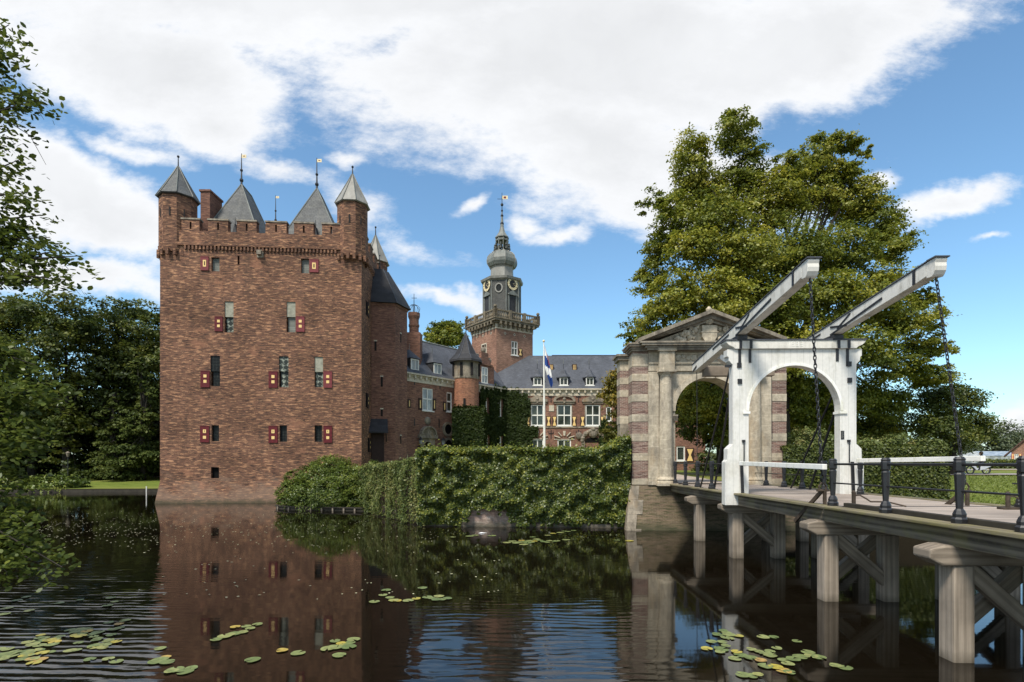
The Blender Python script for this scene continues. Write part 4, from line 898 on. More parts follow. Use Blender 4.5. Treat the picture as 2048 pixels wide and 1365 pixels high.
        b = MB(g.T); zb = H(600); b.box(m - .75, m + .75, -.22, 0, zb, zb + .14); b.extr([(m - .75, zb + .14), (m + .75, zb + .14), (m, zb + .65)], -.18, 0); b.box(m - .7, m - .5, -.1, 0, z0, zb); b.box(m + .5, m + .7, -.1, 0, z0, zb); b.box(m - .5, m + .5, -.03, 0, z0, zb, 1); b.build('door_surround', [M['lead'], M['slate_dark']], oc)
    g = ofac((-RF.i - LF.i)); m = g.L / 2; zc_ = H(587); b = MB(g.T)
    o1 = [(m + .52 * math.cos(k * math.pi / 12), zc_ + .62 * math.sin(k * math.pi / 12)) for k in range(24)]; i1 = [(m + .36 * math.cos(k * math.pi / 12), zc_ + .46 * math.sin(k * math.pi / 12)) for k in range(24)]
    for k in range(24): j = (k + 1) % 24; b.extr([o1[k], o1[j], i1[j], i1[k]], -.09, 0, 0)
    b.extr(i1, -.02, 0, 1); b.build('oval_window', [M['lead_pale'], M['lattice']], oc)
    # onion, open bell stage, spire
    b = MB(); on = [(1.45, 538), (1.75, 536), (1.98, 530), (2.03, 524), (1.9, 516), (1.55, 510), (1.2, 507), (.95, 505), (.85, 503)]
    b.lathe((x, y, 0), [(r, H(v)) for r, v in on], 8, rot); on_ = b.build('onion_dome', M['lead'], t)
    b = MB()
    for k in range(8): an = rot + k * math.pi / 4; b.tube([(x + (r + .01) * math.cos(an), y + (r + .01) * math.sin(an), H(v)) for r, v in on], .045, 5)
    for k in range(8):
        an = rot + (k + .5) * math.pi / 4; q = 1.52 * math.cos(math.pi / 8); b.ball((x + q * math.cos(an), y + q * math.sin(an), H(510.5)), .17, 6)
    b.build('dome_rib', M['lead_pale'], on_)
    b = MB()
    for k in range(8): an = rot + k * math.pi / 4; b.tube([(x + .78 * math.cos(an), y + .78 * math.sin(an), H(504)), (x + .78 * math.cos(an), y + .78 * math.sin(an), H(477))], .08, 6)
    b.lathe((x, y, 0), [(.88, H(484)), (.9, H(481)), (.82, H(480))], 8, rot); bs = b.build('bell_stage', M['lead'], t)
    for k in range(8):
        an = rot + (k + .5) * math.pi / 4
        b = MB()
        for rr, zz, sc in ((.95, H(491), 1.0), (.98, H(498), 1.15), (.5, H(494), 1.2)): b.lathe((x + rr * math.cos(an), y + rr * math.sin(an), zz), [(.17 * sc, -.22 * sc), (.12 * sc, -.1 * sc), (.1 * sc, .1 * sc), (.03, .16 * sc)], 8)
        b.build('bell', M['bronze'], bs)
    b = MB(); b.lathe((x, y, 0), [(.92, H(478)), (.95, H(476.5)), (.7, H(472)), (.42, H(465)), (.26, H(456)), (.16, H(440)), (.1, H(428)), (.06, H(420))], 8, rot); sp = b.build('spire', M['lead'], t)
    b = MB(); b.tube([(x, y, H(424)), (x, y, H(386))], [.06, .03], 6); b.ball((x, y, H(410)), .2, 8); b.ball((x, y, H(422)), .15, 8); b.ball((x, y, H(448)), .26, 8); b.ball((x, y, H(432)), .2, 8); b.tube([(x - .62, y, H(398.5)), (x + .1, y, H(398.5))], .03, 5); b.build('finial', M['iron'], sp)
    b = MB(); b.box(x + .05, x + .75, y - .02, y + .02, H(399), H(392), 0); b.box(x + .2, x + .55, y - .03, y + .03, H(397.5), H(393.5), 1); b.build('weather_vane', [M['gold'], M['faded_red']], sp)
build_clock()

# ------------------------------------------------------------------ bridge frame: u across (to the right), v along (away)
TH = math.atan(26 / F); CT, ST = math.cos(TH), math.sin(TH)
def BT(u, v, z): return (u * CT + v * ST, v * CT - u * ST + .2, z)
def zd(v): return 2.27 - .0062 * (v - 9)              # deck level along the bridge
NR, FR, PC = 7.2, 10.95, 8.95                         # near rail, far rail, portal centre

# ------------------------------------------------------------------ the stone gate
def build_gate():
    GV = 26.3; s = 41.0
    def z(py): return EYE + (HY - py) / s
    t = thing('stone_gateway', BT(PC, GV + .5, 2.15), 'weathered sandstone gateway with pediment, half columns and brick banded piers at the bridge end', 'gateway')
    hw, ra = 3.72, 1.63; zs = 5.72; zp = 2.12
    # main stone body with the arch
    arc = [(PC + ra * math.cos(math.pi * k / 20), zs + ra * math.sin(math.pi * k / 20)) for k in range(21)]
    b = MB(BT); b.extr([(PC + ra, zp), (PC + 2.95, zp), (PC + 2.95, 8.2), (PC - 2.95, 8.2), (PC - 2.95, zp), (PC - ra, zp)] + arc[::-1], GV, GV + 1.15); b.build('arch_wall', M['stone'], t)
    b = MB(BT); o2 = [(PC + (ra + .26) * math.cos(math.pi * k / 20), zs + (ra + .26) * math.sin(math.pi * k / 20)) for k in range(21)]
    for k in range(20): b.extr([arc[k], o2[k], o2[k + 1], arc[k + 1]], GV - .07, GV + .02)
    b.extr([(PC - .22, zs + ra - .05), (PC + .22, zs + ra - .05), (PC + .32, zs + ra + .55), (PC - .32, zs + ra + .55)], GV - .16, GV); b.build('archivolt', M['stone'], t)
    for sg in (-1, 1):
        b = MB(BT); a, c = sorted((PC + sg * (ra - .1), PC + sg * (ra + .42)))
        for k, (e, h) in enumerate(((0, .09), (.03, .1), (.07, .09))): b.box(a - e, c + e * 0, GV - .08 - e, GV + 1.2 + e, z(842) + .1 * k, z(842) + .1 * k + h)
        b.build('impost', M['stone_dark'], t)
        # brick pier with stone bands, butted on one another
        bands = [(970, 958), (922, 907), (883, 868), (844, 829), (804, 789), (763, 748), (734, 708)]
        a, c = sorted((PC + sg * 2.951, PC + sg * hw)); br = MB(BT); br.box(a + .01, c - .01, GV - .035, GV + 1.14, zp, z(704)); p = br.build('pier', M['pier_brick'], t)
        st = MB(BT)
        for y0, y1 in bands: st.box(a, c, GV - .055, GV + 1.15, z(y0), z(y1))
        st.pieces('stone_band', M['stone'], p, bevel=.012)
        b = MB(BT); a, c = sorted((PC + sg * 2.45, PC + sg * 2.95)); b.box(a, c, GV - .14, GV - .001, z(962), 7.62); b.box(a - .04, c + .04, GV - .2, GV - .001, zp, z(962)); b.build('pilaster', M['stone'], t, bevel=.012)
        # half column with base and capital
        u = PC + sg * 2.12; b = MB(BT)
        prof = [(.44, zp), (.44, zp + .16), (.4, zp + .2), (.43, zp + .28), (.36, zp + .36), (.33, zp + .42)]
        zt_ = z(757); n = 12
        for k in range(n + 1): prof.append((.33 - .045 * (k / n) ** 2, zp + .42 + (zt_ - zp - .42) * k / n))
        prof += [(.31, zt_ + .03), (.28, zt_ + .06), (.29, zt_ + .12), (.36, zt_ + .2), (.36, zt_ + .24)]
        b.lathe((u, GV - .12, 0), prof, 20); co = b.build('half_column', M['stone'], t, smooth=False)
        b = MB(BT); b.box(u - .42, u + .42, GV - .54, GV - .002, zt_ + .24, zt_ + .34); b.box(u - .48, u + .48, GV - .6, GV - .003, zp - .02, zp + .1); b.build('abacus', M['stone'], co)
        b = MB(BT); b.box(u - .36, u + .36, GV - .42, GV - .001, zt_ + .341, z(700)); b.box(u - .44, u + .44, GV - .5, GV - .002, z(706), z(698)); b.build('entablature_block', M['stone'], t)
    # entablature, cornice, pediment
    ze = z(743); b = MB(BT); b.box(PC - 2.94, PC + 2.94, GV - .1, GV - .004, ze, ze + .34); b.box(PC - 2.94, PC + 2.94, GV - .16, GV - .005, ze + .341, ze + .42)
    b.box(PC - 2.94, PC + 2.94, GV - .06, GV + 1.1, ze + .42, z(704)); fr = b.build('entablature', M['stone'], t)
    b = MB(BT); rng_ = random.Random(3)
    for k in range(13):
        u = PC - 1.5 + 3.0 * k / 12; r_ = .12 if k % 3 else .17
        b.ball((u, GV - .07, (z(735) + z(706)) / 2 + .1 + .05 * math.sin(k * 2)), r_, 8, sy=.5)
    for u in (PC - 1.7, PC + 1.7): b.box(u - .05, u + .05, GV - .1, GV - .061, z(733), z(708))
    b.box(PC - 1.7, PC + 1.7, GV - .1, GV - .061, z(709.5), z(707.5)); b.box(PC - 1.7, PC + 1.7, GV - .1, GV - .061, z(733), z(731)); b.build('carved_frieze', M['stone'], fr)
    b = MB(BT)
    for k, (e, h0, h1) in enumerate(((.12, 0, .1), (.22, .1, .2), (.42, .2, .3), (.5, .3, .38))):
        zz = z(704); b.box(PC - hw - e * .45, PC + hw + e * .45, GV - .1 - e * .6, GV + 1.2 + e * .5, zz + h0, zz + h1 - .001)
        b.box(PC - 2.95 - e, PC + 2.95 + e, GV - .12 - e * .6 - .28, GV - .12 - e * .6, zz + h0, zz + h1 - .002)
    b.build('cornice', M['stone_dark'], t)
    zb = z(704) + .38; hp, ap = 3.25, z(629)
    b = MB(BT); b.extr([(PC - hp + .3, zb), (PC + hp - .3, zb), (PC, ap - .35)], GV + .12, GV + .9); b.build('tympanum', M['stone'], t)
    b = MB(BT)
    for sg in (-1, 1):
        for (d0, d1, o0) in ((0.0, .16, -.55), (.16, .34, -.3), (.34, .46, -.12)):
            p0 = (PC + sg * (hp + .25), zb); k = (ap - zb) / (hp + .25); dz0, dz1 = -d0 * 1.1, -d1 * 1.1
            pts = [(p0[0], zb + max(dz0, -9) + .18), (PC, ap + dz0 + .1), (PC, ap + dz1 + .1), (p0[0] - sg * .0, zb + .18 + dz1)]
            pts = [(x_, max(zz_, zb + .001)) for x_, zz_ in pts]
            if sg > 0: pts = pts[::-1]
            b.extr(pts[::-1] if sg < 0 else pts[::-1], GV + o0, GV + 1.0 + (-o0) * .5)
    b.build('raking_cornice', M['stone_dark'], t)
    # coat of arms carved in the tympanum: shield, crest, scrolls
    b = MB(BT); zc = z(665); v = GV + .0
    b.extr([(PC - .36, zc + .3), (PC - .36, zc - .25), (PC - .2, zc - .5), (PC, zc - .58), (PC + .2, zc - .5), (PC + .36, zc - .25), (PC + .36, zc + .3)], v - .12, v + .13, 0); b.box(PC - .42, PC + .42, v - .14, v + .1, zc - .05, zc - .01)
    b.ball((PC, v, zc + .55), .24, 10); b.ball((PC, v, zc + .85), .17, 8); b.lathe((PC, v, zc + .95), [(.12, 0), (.15, .15), (.05, .28)], 8)
    for sg in (-1, 1):
        for k in range(22):
            q = rng_.random(); u = PC + sg * (.5 + 1.1 * q); zz = zc - .55 + rng_.random() * (.95 * (1 - q) + .2); b.ball((u, v + .04, zz), .09 + .09 * rng_.random(), 7)
        b.tube([(PC + sg * .45, v, zc + .5), (PC + sg * .8, v - .05, zc + .35), (PC + sg * 1.0, v, zc - .1), (PC + sg * .7, v, zc - .3)], .09, 6)
    b.build('coat_of_arms', M['stone'], t)
    # recessed return pier and the sweeping volute on the left
    b = MB(BT); a, c = PC - hw - .42, PC - hw + .2
    br = MB(BT); br.box(a + .01, c, GV + 1.012, GV + 1.89, z(845), z(714)); st = MB(BT)
    for y0, y1 in [(845, 829), (789, 775), (763, 750), (735, 714.2)]: st.box(a, c, GV + 1.0, GV + 1.9, z(y0), z(y1))
    b.box(a - .12, c, GV + .85, GV + 2.0, z(714), z(706)); b.box(a - .2, c, GV + .75, GV + 2.1, z(706) - .01, z(702)); b.build('pier_cap', M['stone_dark'], t); b = MB(BT)
    vol = [(a + .45, 2.05)] + [(a - 1.6, 2.05), (a - 1.6, 2.6)] + [(a + .02 - 1.5 * (1 - math.sin(q)) ** 1.6, 2.6 + (z(845) - 2.6) * (1 - math.cos(q))) for q in [math.pi / 2 * k / 10 for k in range(11)]] + [(a + .45, z(845))]
    b.extr(vol[::-1], GV + 1.0, GV + 1.8)
    rp = b.build('return_pier', M['stone_dark'], t); br.build('brick_core', M['pier_brick'], rp); st.pieces('stone_band', M['stone'], rp)
    # battered plinth standing in the water
    b = MB(BT); a0, c0, a1, c1 = PC - hw - .5, PC + hw + .6, PC - hw - .12, PC + hw + .2; v0, v1 = GV - 1.0, GV - .12; zb_ = 2.1
    b.mesh([(a0, v0, -.8), (c0, v0, -.8), (c0, GV + 2.2, -.8), (a0, GV + 2.2, -.8), (a1, v1, zb_), (c1, v1, zb_), (c1, GV + 2.2, zb_), (a1, GV + 2.2, zb_)], [(0, 1, 5, 4), (1, 2, 6, 5), (2, 3, 7, 6), (3, 0, 4, 7), (4, 5, 6, 7)])
    pl = b.build('plinth', M['plinth'], t)
    b = MB(BT)
    for k in range(4):
        h0, h1 = k / 4, (k + 1) / 4; w = .45 if k % 2 else .7
        def e(h): return a0 + (a1 - a0) * h - .012, v0 + (v1 - v0) * h - .012, -.6 + (zb_ + .6) * h
        x0, y0, q0 = e(h0); x1, y1, q1 = e(h1)
        b.mesh([(x0, y0, q0), (x0 + w, y0, q0), (x0 + w, y0 + .5, q0), (x0, y0 + .5, q0), (x1, y1, q1 - .01), (x1 + w, y1, q1 - .01), (x1 + w, y1 + .5, q1 - .01), (x1, y1 + .5, q1 - .01)], [(0, 1, 5, 4), (1, 2, 6, 5), (2, 3, 7, 6), (3, 0, 4, 7), (4, 5, 6, 7)])
    b.build('quoin', M['stone_dark'], pl)
build_gate()

# ------------------------------------------------------------------ the wooden drawbridge
def build_bridge():
    t = thing('drawbridge', BT(PC, 18, 0), 'timber drawbridge with white arched portal and two raised balance beams over the moat', 'drawbridge')
    V = [9.05, 12.9, 18.5, 22.4]; U = [7.25, 8.65, 10.05, 11.45]
    # trestles
    pile0 = None
    for i, v in enumerate(V):
        zc1 = zd(v) - .33; zc0 = zc1 - .34
        for k, u in enumerate(U):
            b = MB(BT); w = .35 if i < 2 else .38; b.beam((u, v, -1.2), (u, v, zc0 - .001), w, w); b.build('pile', M['pile'], t, bevel=.035)
        b = MB(BT); e0, e1 = U[0] - .58, U[-1] + .5; b.axis = Vector((CT, -ST, 0))
        b.mesh([(e0, v - .21, zc0 + .12), (e0 + .22, v - .21, zc0), (e1, v - .21, zc0), (e1, v + .21, zc0), (e0 + .22, v + .21, zc0), (e0, v + .21, zc0 + .12), (e0, v - .21, zc1 - .07), (e0 + .25, v - .21, zc1), (e1, v - .21, zc1), (e1, v + .21, zc1), (e0 + .25, v + .21, zc1), (e0, v + .21, zc1 - .07)],
               [(0, 1, 2, 8, 7, 6), (5, 11, 10, 9, 3, 4), (0, 6, 11, 5), (6, 7, 10, 11), (7, 8, 9, 10), (0, 5, 4, 1), (1, 4, 3, 2), (2, 3, 9, 8)])
        b.build('cap_beam', M['timber'], t, bevel=.03)
        if i < 3:
            b = MB(BT); b.beam((U[0] + .1, v - .06, zc0 - .05), (U[1] + .05, v - .06, .35), .17, .26); b.beam((U[2] + .1, v - .06, zc0 - .05), (U[3], v - .06, .35), .17, .26); b.pieces('brace', M['timber'], t, bevel=.015)
            b = MB(BT); b.beam((U[0] + .1, v + .3, .35), (U[1] + .05, v + .3, zc0 - .05), .17, .26); b.beam((U[2] + .1, v + .3, .35), (U[3], v + .3, zc0 - .05), .17, .26); b.pieces('brace', M['timber'], t, bevel=.015)
    # decks: shore span, lifting flap, gate span
    def span(v0, v1, name, edge, u0=6.98, u1=11.55, ed=.3):
        b = MB(BT); z0, z1 = zd(v0), zd(v1)
        b.mesh([(u0 + .14, v0, z0), (u1 - .14, v0, z0), (u1 - .14, v1, z1), (u0 + .14, v1, z1), (u0 + .14, v0, z0 - .07), (u1 - .14, v0, z0 - .07), (u1 - .14, v1, z1 - .07), (u0 + .14, v1, z1 - .07)], [(0, 1, 2, 3), (7, 6, 5, 4), (0, 4, 5, 1), (1, 5, 6, 2), (2, 6, 7, 3), (3, 7, 4, 0)])
        d = b.build(name, M['deck'], t)
        b = MB(BT)
        for uu in (u0, u1):
            sg = 1 if uu == u0 else -1; b.mark(); b.beam((uu + sg * .1, v0, z0 - .005), (uu + sg * .1, v1, z1 - .005), .36, .065, 0)
            b.beam((uu + sg * .17, v0 + .01, z0 - .05 - ed / 2), (uu + sg * .17, v1 - .01, z1 - .05 - ed / 2), .2, ed, 1)
        b.pieces('edge_beam', [M[edge], M['fascia']], d, bevel=.012)
        b = MB(BT)
        for k in range(3): uu = u0 + .9 + k * 1.3; b.beam((uu, v0 + .02, z0 - .2), (uu, v1 - .02, z1 - .2), .2, .25)
        b.pieces('joist', M['under'], d)
    span(-1.5, 12.72, 'deck', 'mossy'); span(12.8, 18.3, 'lifting_flap', 'mossy', 7.03, 11.4, .34); span(18.36, 26.2, 'deck', 'mossy')
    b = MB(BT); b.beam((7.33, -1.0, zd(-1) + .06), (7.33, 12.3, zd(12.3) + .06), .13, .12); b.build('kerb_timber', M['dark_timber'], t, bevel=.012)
    b = MB(BT)
    for v in (12.78, 18.33): b.box(7.1, 11.4, v - .03, v + .03, zd(v) - .02, zd(v) + .006)
    b.pieces('joint_strip', M['iron'], t)
    # ---- portal
    pv0, pv1 = 17.95, 18.3; s = 60.4
    def z(py): return EYE + (HY - py) / s
    ra, zs = 1.5, 4.98; ow = 2.03; zbt, zt = z(698), z(679)
    arc = [(PC + ra * math.cos(math.pi * k / 24), zs + ra * math.sin(math.pi * k / 24)) for k in range(25)]
    zf0, zf1 = z(932), z(892); fo = .24; zb = zd(18) - .38
    def side(sg):
        p = [(PC + sg * ra, zd(18) + (0 if sg > 0 else -.0)), (PC + sg * ra, zb), (PC + sg * (ow + fo), zb), (PC + sg * (ow + fo), zf0 + .12), (PC + sg * (ow + fo - .06), zf0 + .2), (PC + sg * (ow + fo - .07), zf1 - .1), (PC + sg * (ow + .05), zf1 + .02), (PC + sg * ow, zf1 + .06), (PC + sg * ow, z(729)), (PC + sg * (ow + .03), z(727)), (PC + sg * (ow + .12), z(721)), (PC + sg * (ow + .13), z(714)), (PC + sg * (ow + .18), z(712)), (PC + sg * (ow + .18), zbt)]
        return p
    b = MB(BT); b.extr(side(1)[1:] + side(-1)[1:][::-1] + arc[::-1], pv0, pv1); b.build('portal_frame', M['white'], t, bevel=.012)
    b = MB(BT); o2 = [(PC + (ra + .09) * math.cos(math.pi * k / 24), zs + (ra + .09) * math.sin(math.pi * k / 24)) for k in range(25)]
    for k in range(24): b.extr([arc[k], o2[k], o2[k + 1], arc[k + 1]], pv0 - .03, pv0 + .01)
    for sg in (-1, 1): a, c = sorted((PC + sg * (ra - .03), PC + sg * (ra + .2))); b.box(a, c, pv0 - .05, pv1 + .02, zs - .1, zs - .02)
    b.build('arch_moulding', M['white_rail'], t)
    b = MB(BT); ex = 2.28
    b.extr([(PC - ex + .3, zbt + .002), (PC + ex - .3, zbt + .002), (PC + ex - .24, zbt + .06), (PC + ex - .1, zbt + .12), (PC + ex, zbt + .22), (PC + ex, zt - .04), (PC - ex, zt - .04), (PC - ex, zbt + .22), (PC - ex + .1, zbt + .12), (PC - ex + .24, zbt + .06)], pv0 - .09, pv1 + .09, 0); b.build('top_beam', M['white_beam'], t, bevel=.012)
    b = MB(BT); b.box(PC - ex - .03, PC + ex + .03, pv0 - .12, pv1 + .12, zt - .039, zt); b.build('lead_cap', M['slate'], t)
    b = MB(BT)
    for px, y0, y1 in ((1481.5, 733, 682), (1502, 725, 682), (1675, 723, 682), (1695, 733, 682)):
        b.mark(); u = (px - 1050) / s; b.box(u - .045, u + .045, pv0 - .11, pv0 - .091, z(698), z(y1)); b.box(u - .045, u + .045, pv0 - .02, pv0 - .002, z(y0), z(698))
    for px, py in ((1480.5, 730), (1481.5, 762.5), (1698, 728.5), (1699, 761)): b.mark(); u = (px - 1050) / s; b.box(u - .07, u + .07, pv0 - .04, pv0 - .003, z(py) - .08, z(py) + .08)
    for px in (1489, 1697): b.mark(); u = (px - 1050) / s; b.box(u - .05, u + .05, pv0 - .05, pv0 - .003, z(885), z(880)); b.tube([(u, pv0 - .06, z(882)), (u, pv0 - .06, z(926))], .02, 6)
    for sg, px in ((-1, 1484), (1, 1703)): b.mark(); u = (px - 1050) / s; b.beam((u, pv0 - .05, z(924)), (u + .04, pv0 - .05, z(992)), .09, .05)
    for sg in (-1, 1):
        b.mark(); u = PC + sg * (ow + .12) ; b.box(u - .1, u + .1, pv0 + .08, pv0 + .12, z(733), z(728))
    b.pieces('iron_strap', M['iron'], t)
    b = MB(BT); u0, u1 = (1682 - 1050) / s, (1688.5 - 1050) / s; b.box(u0, u1, pv0 - .015, pv0 - .002, z(879), z(862), 0)
    for k in range(6): zz = z(864.5 + k * 2.3); b.box(u0 + .015, u1 - .02 - .02 * (k % 2), pv0 - .019, pv0 - .015, zz - .008, zz + .008, 1)
    b.build('notice_plate', [M['iron'], M['lead']], t)
    b = MB(BT)                                       # the faint year carved in the top beam
    def digit(u, segs):
        w, h = .075, .14; zc_ = (zbt + zt) / 2
        P = {'a': ((0, h), (w, h)), 'b': ((w, h), (w, h / 2)), 'c': ((w, h / 2), (w, 0)), 'd': ((0, 0), (w, 0)), 'e': ((0, 0), (0, h / 2)), 'f': ((0, h / 2), (0, h)), 'g': ((0, h / 2), (w, h / 2))}
        for q in segs: (x0, y0), (x1, y1) = P[q]; b.beam((u + x0, pv0 - .092, zc_ - h / 2 + y0), (u + x1, pv0 - .092, zc_ - h / 2 + y1), .014, .012)
    for k, sg in enumerate(('bc', 'abcdfg', 'abcdefg', 'abcdg')): digit(PC - .27 + k * .14, sg)
    b.build('carved_year', M['white_rail'], t)
    # ---- balance beams
    def zb_top(v): return 7.84 + .112 * (18.1 - v)
    for ub in (7.18, 10.3):
        vf, vk = 13.72, 22.7; b = MB(BT); w = .14
        secs = [(vf - .0, .34), (vf + .5, .37), (18.1, .38), (vk - .4, .34), (vk, .3)]
        vs = []; fs = []
        for v, h in secs:
            zt_ = zb_top(v); vs += [(ub - w, v, zt_ - h), (ub + w, v, zt_ - h), (ub + w, v, zt_), (ub - w, v, zt_)]
        n = len(secs)
        for i in range(n - 1):
            for k in range(4): k2 = (k + 1) % 4; fs.append((i * 4 + k, i * 4 + k2, (i + 1) * 4 + k2, (i + 1) * 4 + k))
        fs += [(3, 2, 1, 0), tuple((n - 1) * 4 + k for k in range(4))]
        b.mesh(vs, fs); be = b.build('balance_beam', M['white_beam'], t, bevel=.012)
        # carved beak at the raised end
        b = MB(BT); z0 = zb_top(vf); prof = [(0, -.39), (0, 0), (-.12, .02), (-.3, .03), (-.33, -.02), (-.30, -.09), (-.31, -.18), (-.29, -.28), (-.23, -.37), (-.18, -.41)]
        p3 = [(vf + y_, z0 + zz) for y_, zz in prof]; k = len(p3)
        b.mesh([(ub - w - .002, y_, zz) for y_, zz in p3] + [(ub + w + .002, y_, zz) for y_, zz in p3], [tuple(range(k))[::-1], tuple(range(k, 2 * k))] + [(i, (i + 1) % k, (i + 1) % k + k, i + k) for i in range(k)])
        b.build('beam_end', M['white_beam'], be, bevel=.01)
        b = MB(BT); b.beam((ub, vf - .36, z0 + .045), (ub, vf - .05, z0 + .035), .36, .03); b.beam((ub, vf - .06, z0 + .03), (ub, vk, zb_top(vk) + .02), .33, .03); b.build('lead_cap', M['slate'], be)
        b = MB(BT)
        for dx in (-w - .012, w + .012):
            b.mark(); b.beam((ub + dx, vf + .42, zb_top(vf + .42) - .37), (ub + dx, vf + .42, zb_top(vf + .42)), .02, .09)
            b.mark(); b.beam((ub + dx, 15.4, zb_top(15.4) - .2), (ub + dx, 18.0, zb_top(18) - .36), .02, .06); b.beam((ub + dx, 18.0, zb_top(18) - .1), (ub + dx, 17.1, zb_top(17.1) - .36), .02, .06); b.beam((ub + dx, 17.6, zb_top(17.6) - .28), (ub + dx, 16.9, zb_top(16.9) - .05), .02, .05)
            b.mark(); b.beam((ub + dx, 18.6, zb_top(18.6) - .12), (ub + dx, 20.2, zb_top(20.2) - .12), .02, .05); b.mark(); b.beam((ub + dx, 22.1, zb_top(22.1) - .2), (ub + dx, 22.6, zb_top(22.6) - .3), .02, .07)
        b.mark(); b.box(ub - w - .03, ub + w + .03, 17.8, 18.5, zt, zb_top(18.2) - .37)
        b.pieces('iron_strap', M['iron'], be)
        # chain: oval links turned a quarter each, down to the flap
        cv0, cv1 = vf - .14, 13.0; za, zc = zb_top(vf) - .4, zd(13) + .52; uu = ub if ub < 8 else ub + .25
        b = MB(BT); nl = int((za - zc) / .105)
        for i in range(nl):
            f = (i + .5) / nl; c = Vector((ub + (uu - ub) * f - .0, cv0 + (cv1 - cv0) * f, za + (zc - za) * f)); h, wd = .076, .036; lk = []
            for q in range(10):
                a = 2 * math.pi * q / 10; dx = wd * math.cos(a); dz = h * math.sin(a); lk.append((c.x + (dx if i % 2 else dx * .15), c.y + (dx * .15 if i % 2 else dx), c.z + dz))
            vs = []; fs = []; nr = 5; rr = .0135
            for q in range(10):
                p = Vector(lk[q]); d = (Vector(lk[(q + 1) % 10]) - Vector(lk[q - 1])).normalized(); nrm = Vector((0, 1, 0)) if i % 2 else Vector((1, 0, 0)); bb = d.cross(nrm)
                for r_ in range(nr): a = 2 * math.pi * r_ / nr; vs.append(tuple(p + (nrm * math.cos(a) + bb * math.sin(a)) * rr))
            for q in range(10):
                for r_ in range(nr): r2 = (r_ + 1) % nr; q2 = (q + 1) % 10; fs.append((q * nr + r_, q * nr + r2, q2 * nr + r2, q2 * nr + r_))
            b.mesh(vs, fs)
        ch = b.build('chain', M['iron'], t)
        b = MB(BT); b.tube([(uu - .07, 13, zd(13) + .36), (uu - .09, 13, zd(13) + .46), (uu - .04, 13, zd(13) + .54), (uu + .04, 13, zd(13) + .54), (uu + .09, 13, zd(13) + .46), (uu + .07, 13, zd(13) + .36)], .022, 6)
        b.beam((uu + .05, 13, zd(13) - .35), (uu + .05, 13, zd(13) + .38), .06, .07); b.beam((uu, 13.02, zd(13) + .36), (uu - .12, 14.1, zd(13) - .5), .05, .09); b.tube([(uu - .14, 13, zd(13) + .36), (uu + .14, 13, zd(13) + .36)], .025, 6)
        b.build('chain_shackle', M['rusty'], ch)
    # counterweight frame between the tails
    b = MB(BT); b.box(7.321, 10.159, 22.0, 22.32, zb_top(22.1) - .62, zb_top(22.1) - .22); b.build('tail_crossbeam', M['under'], t, bevel=.015)
    b = MB(BT); b.beam((7.36, 20.6, zb_top(20.6) - .25), (8.5, 22.0, zb_top(22) - .3), .16, .22); b.beam((10.12, 20.6, zb_top(20.6) - .25), (9.0, 22.0, zb_top(22) - .3), .16, .22); b.beam((7.36, 19.3, zb_top(19.3) - .25), (10.12, 19.3, zb_top(19.3) - .25), .2, .24); b.pieces('tail_brace', M['white_beam'], t)
    for ub, u2 in ((6.98, 7.15), (10.9, 10.8)):
        b = MB(BT); b.beam((ub + .1, 18.32, 6.9), (u2, 22.0, zd(22)), .05, .05); b.beam((ub + .2, 18.32, 6.9), (u2 + .18, 20.9, zd(21)), .06, .06); b.pieces('stay_rod', M['iron'], t)
    b = MB(BT); b.tube([(7.2, 22.6, zb_top(22.6) - .3), (7.2, 22.55, 3.4)], .014, 5); b.tube([(10.3, 22.6, zb_top(22.6) - .3), (10.3, 22.55, 4.2)], .014, 5); b.pieces('pull_rod', M['iron'], t)
    # booms that lie along the flap
    b = MB(BT); b.beam((7.1, 17.75, EYE - .12), (7.1, 12.75, EYE - .17), .11, .13); b.build('barrier_boom', M['white_rail'], t, bevel=.012)
    b = MB(BT); b.beam((10.9, 17.75, EYE - .03), (10.9, 12.9, EYE + .03), .11, .13); b.build('barrier_boom', M['white_rail'], t, bevel=.012)
    # rail posts: cast iron, octagonal, swelling upwards
    def post(u, v, h=1.12, sc=1.0):
        z0 = zd(v) + .0; b = MB(BT); q = sc
        b.box(u - .2 * q, u + .2 * q, v - .2 * q, v + .2 * q, z0, z0 + .022)
        pr = [(.145, .022), (.15, .1), (.12, .13), (.125, .18), (.095, .24), (.065, .27), (.07, .34), (.098, .84), (.082, .86), (.08, .88), (.108, .9), (.112, .98), (.112, 1.04), (.1, 1.07), (.112, 1.09), (.075, 1.13)]
        b.lathe((u, v, z0), [(r * q, zz * h / 1.12) for r, zz in pr], 8, R(22.5)); b.build('rail_post', M['iron'], t)
    near = [2.6, 4.4, 6.2, 7.75, 8.92, 10.75, 12.6]; far_ = [2.6, 5.0, 7.4, 9.4, 12.1]
    for v in near: post(NR, v, 1.12, .79)
    for v in far_: post(FR + .1, v, 1.12, .79)
    post(FR, 17.7, 1.05, .75)
    nearb = [20.8, 22.5, 24.2, 25.85]; farb = [19.9, 21.5, 23.0, 24.7, 26.0]
    for v in nearb: post(NR, v, 1.1, .85)
    for v in farb: post(FR + .05, v, 1.1, .85)
    def rail(u, v0, v1):
        b = MB(BT); b.tube([(u, v0, zd(v0) + 1.0), (u, v1, zd(v1) + 1.0)], .026, 8); b.tube([(u, v0, zd(v0) + .56), (u, v1, zd(v1) + .56)], .018, 8); b.build('rail', M['iron'], t)
    rail(NR, -1, 12.75); rail(FR + .1, -1, 12.3); rail(NR, 18.3, 26.0); rail(FR + .05, 18.3, 26.1)
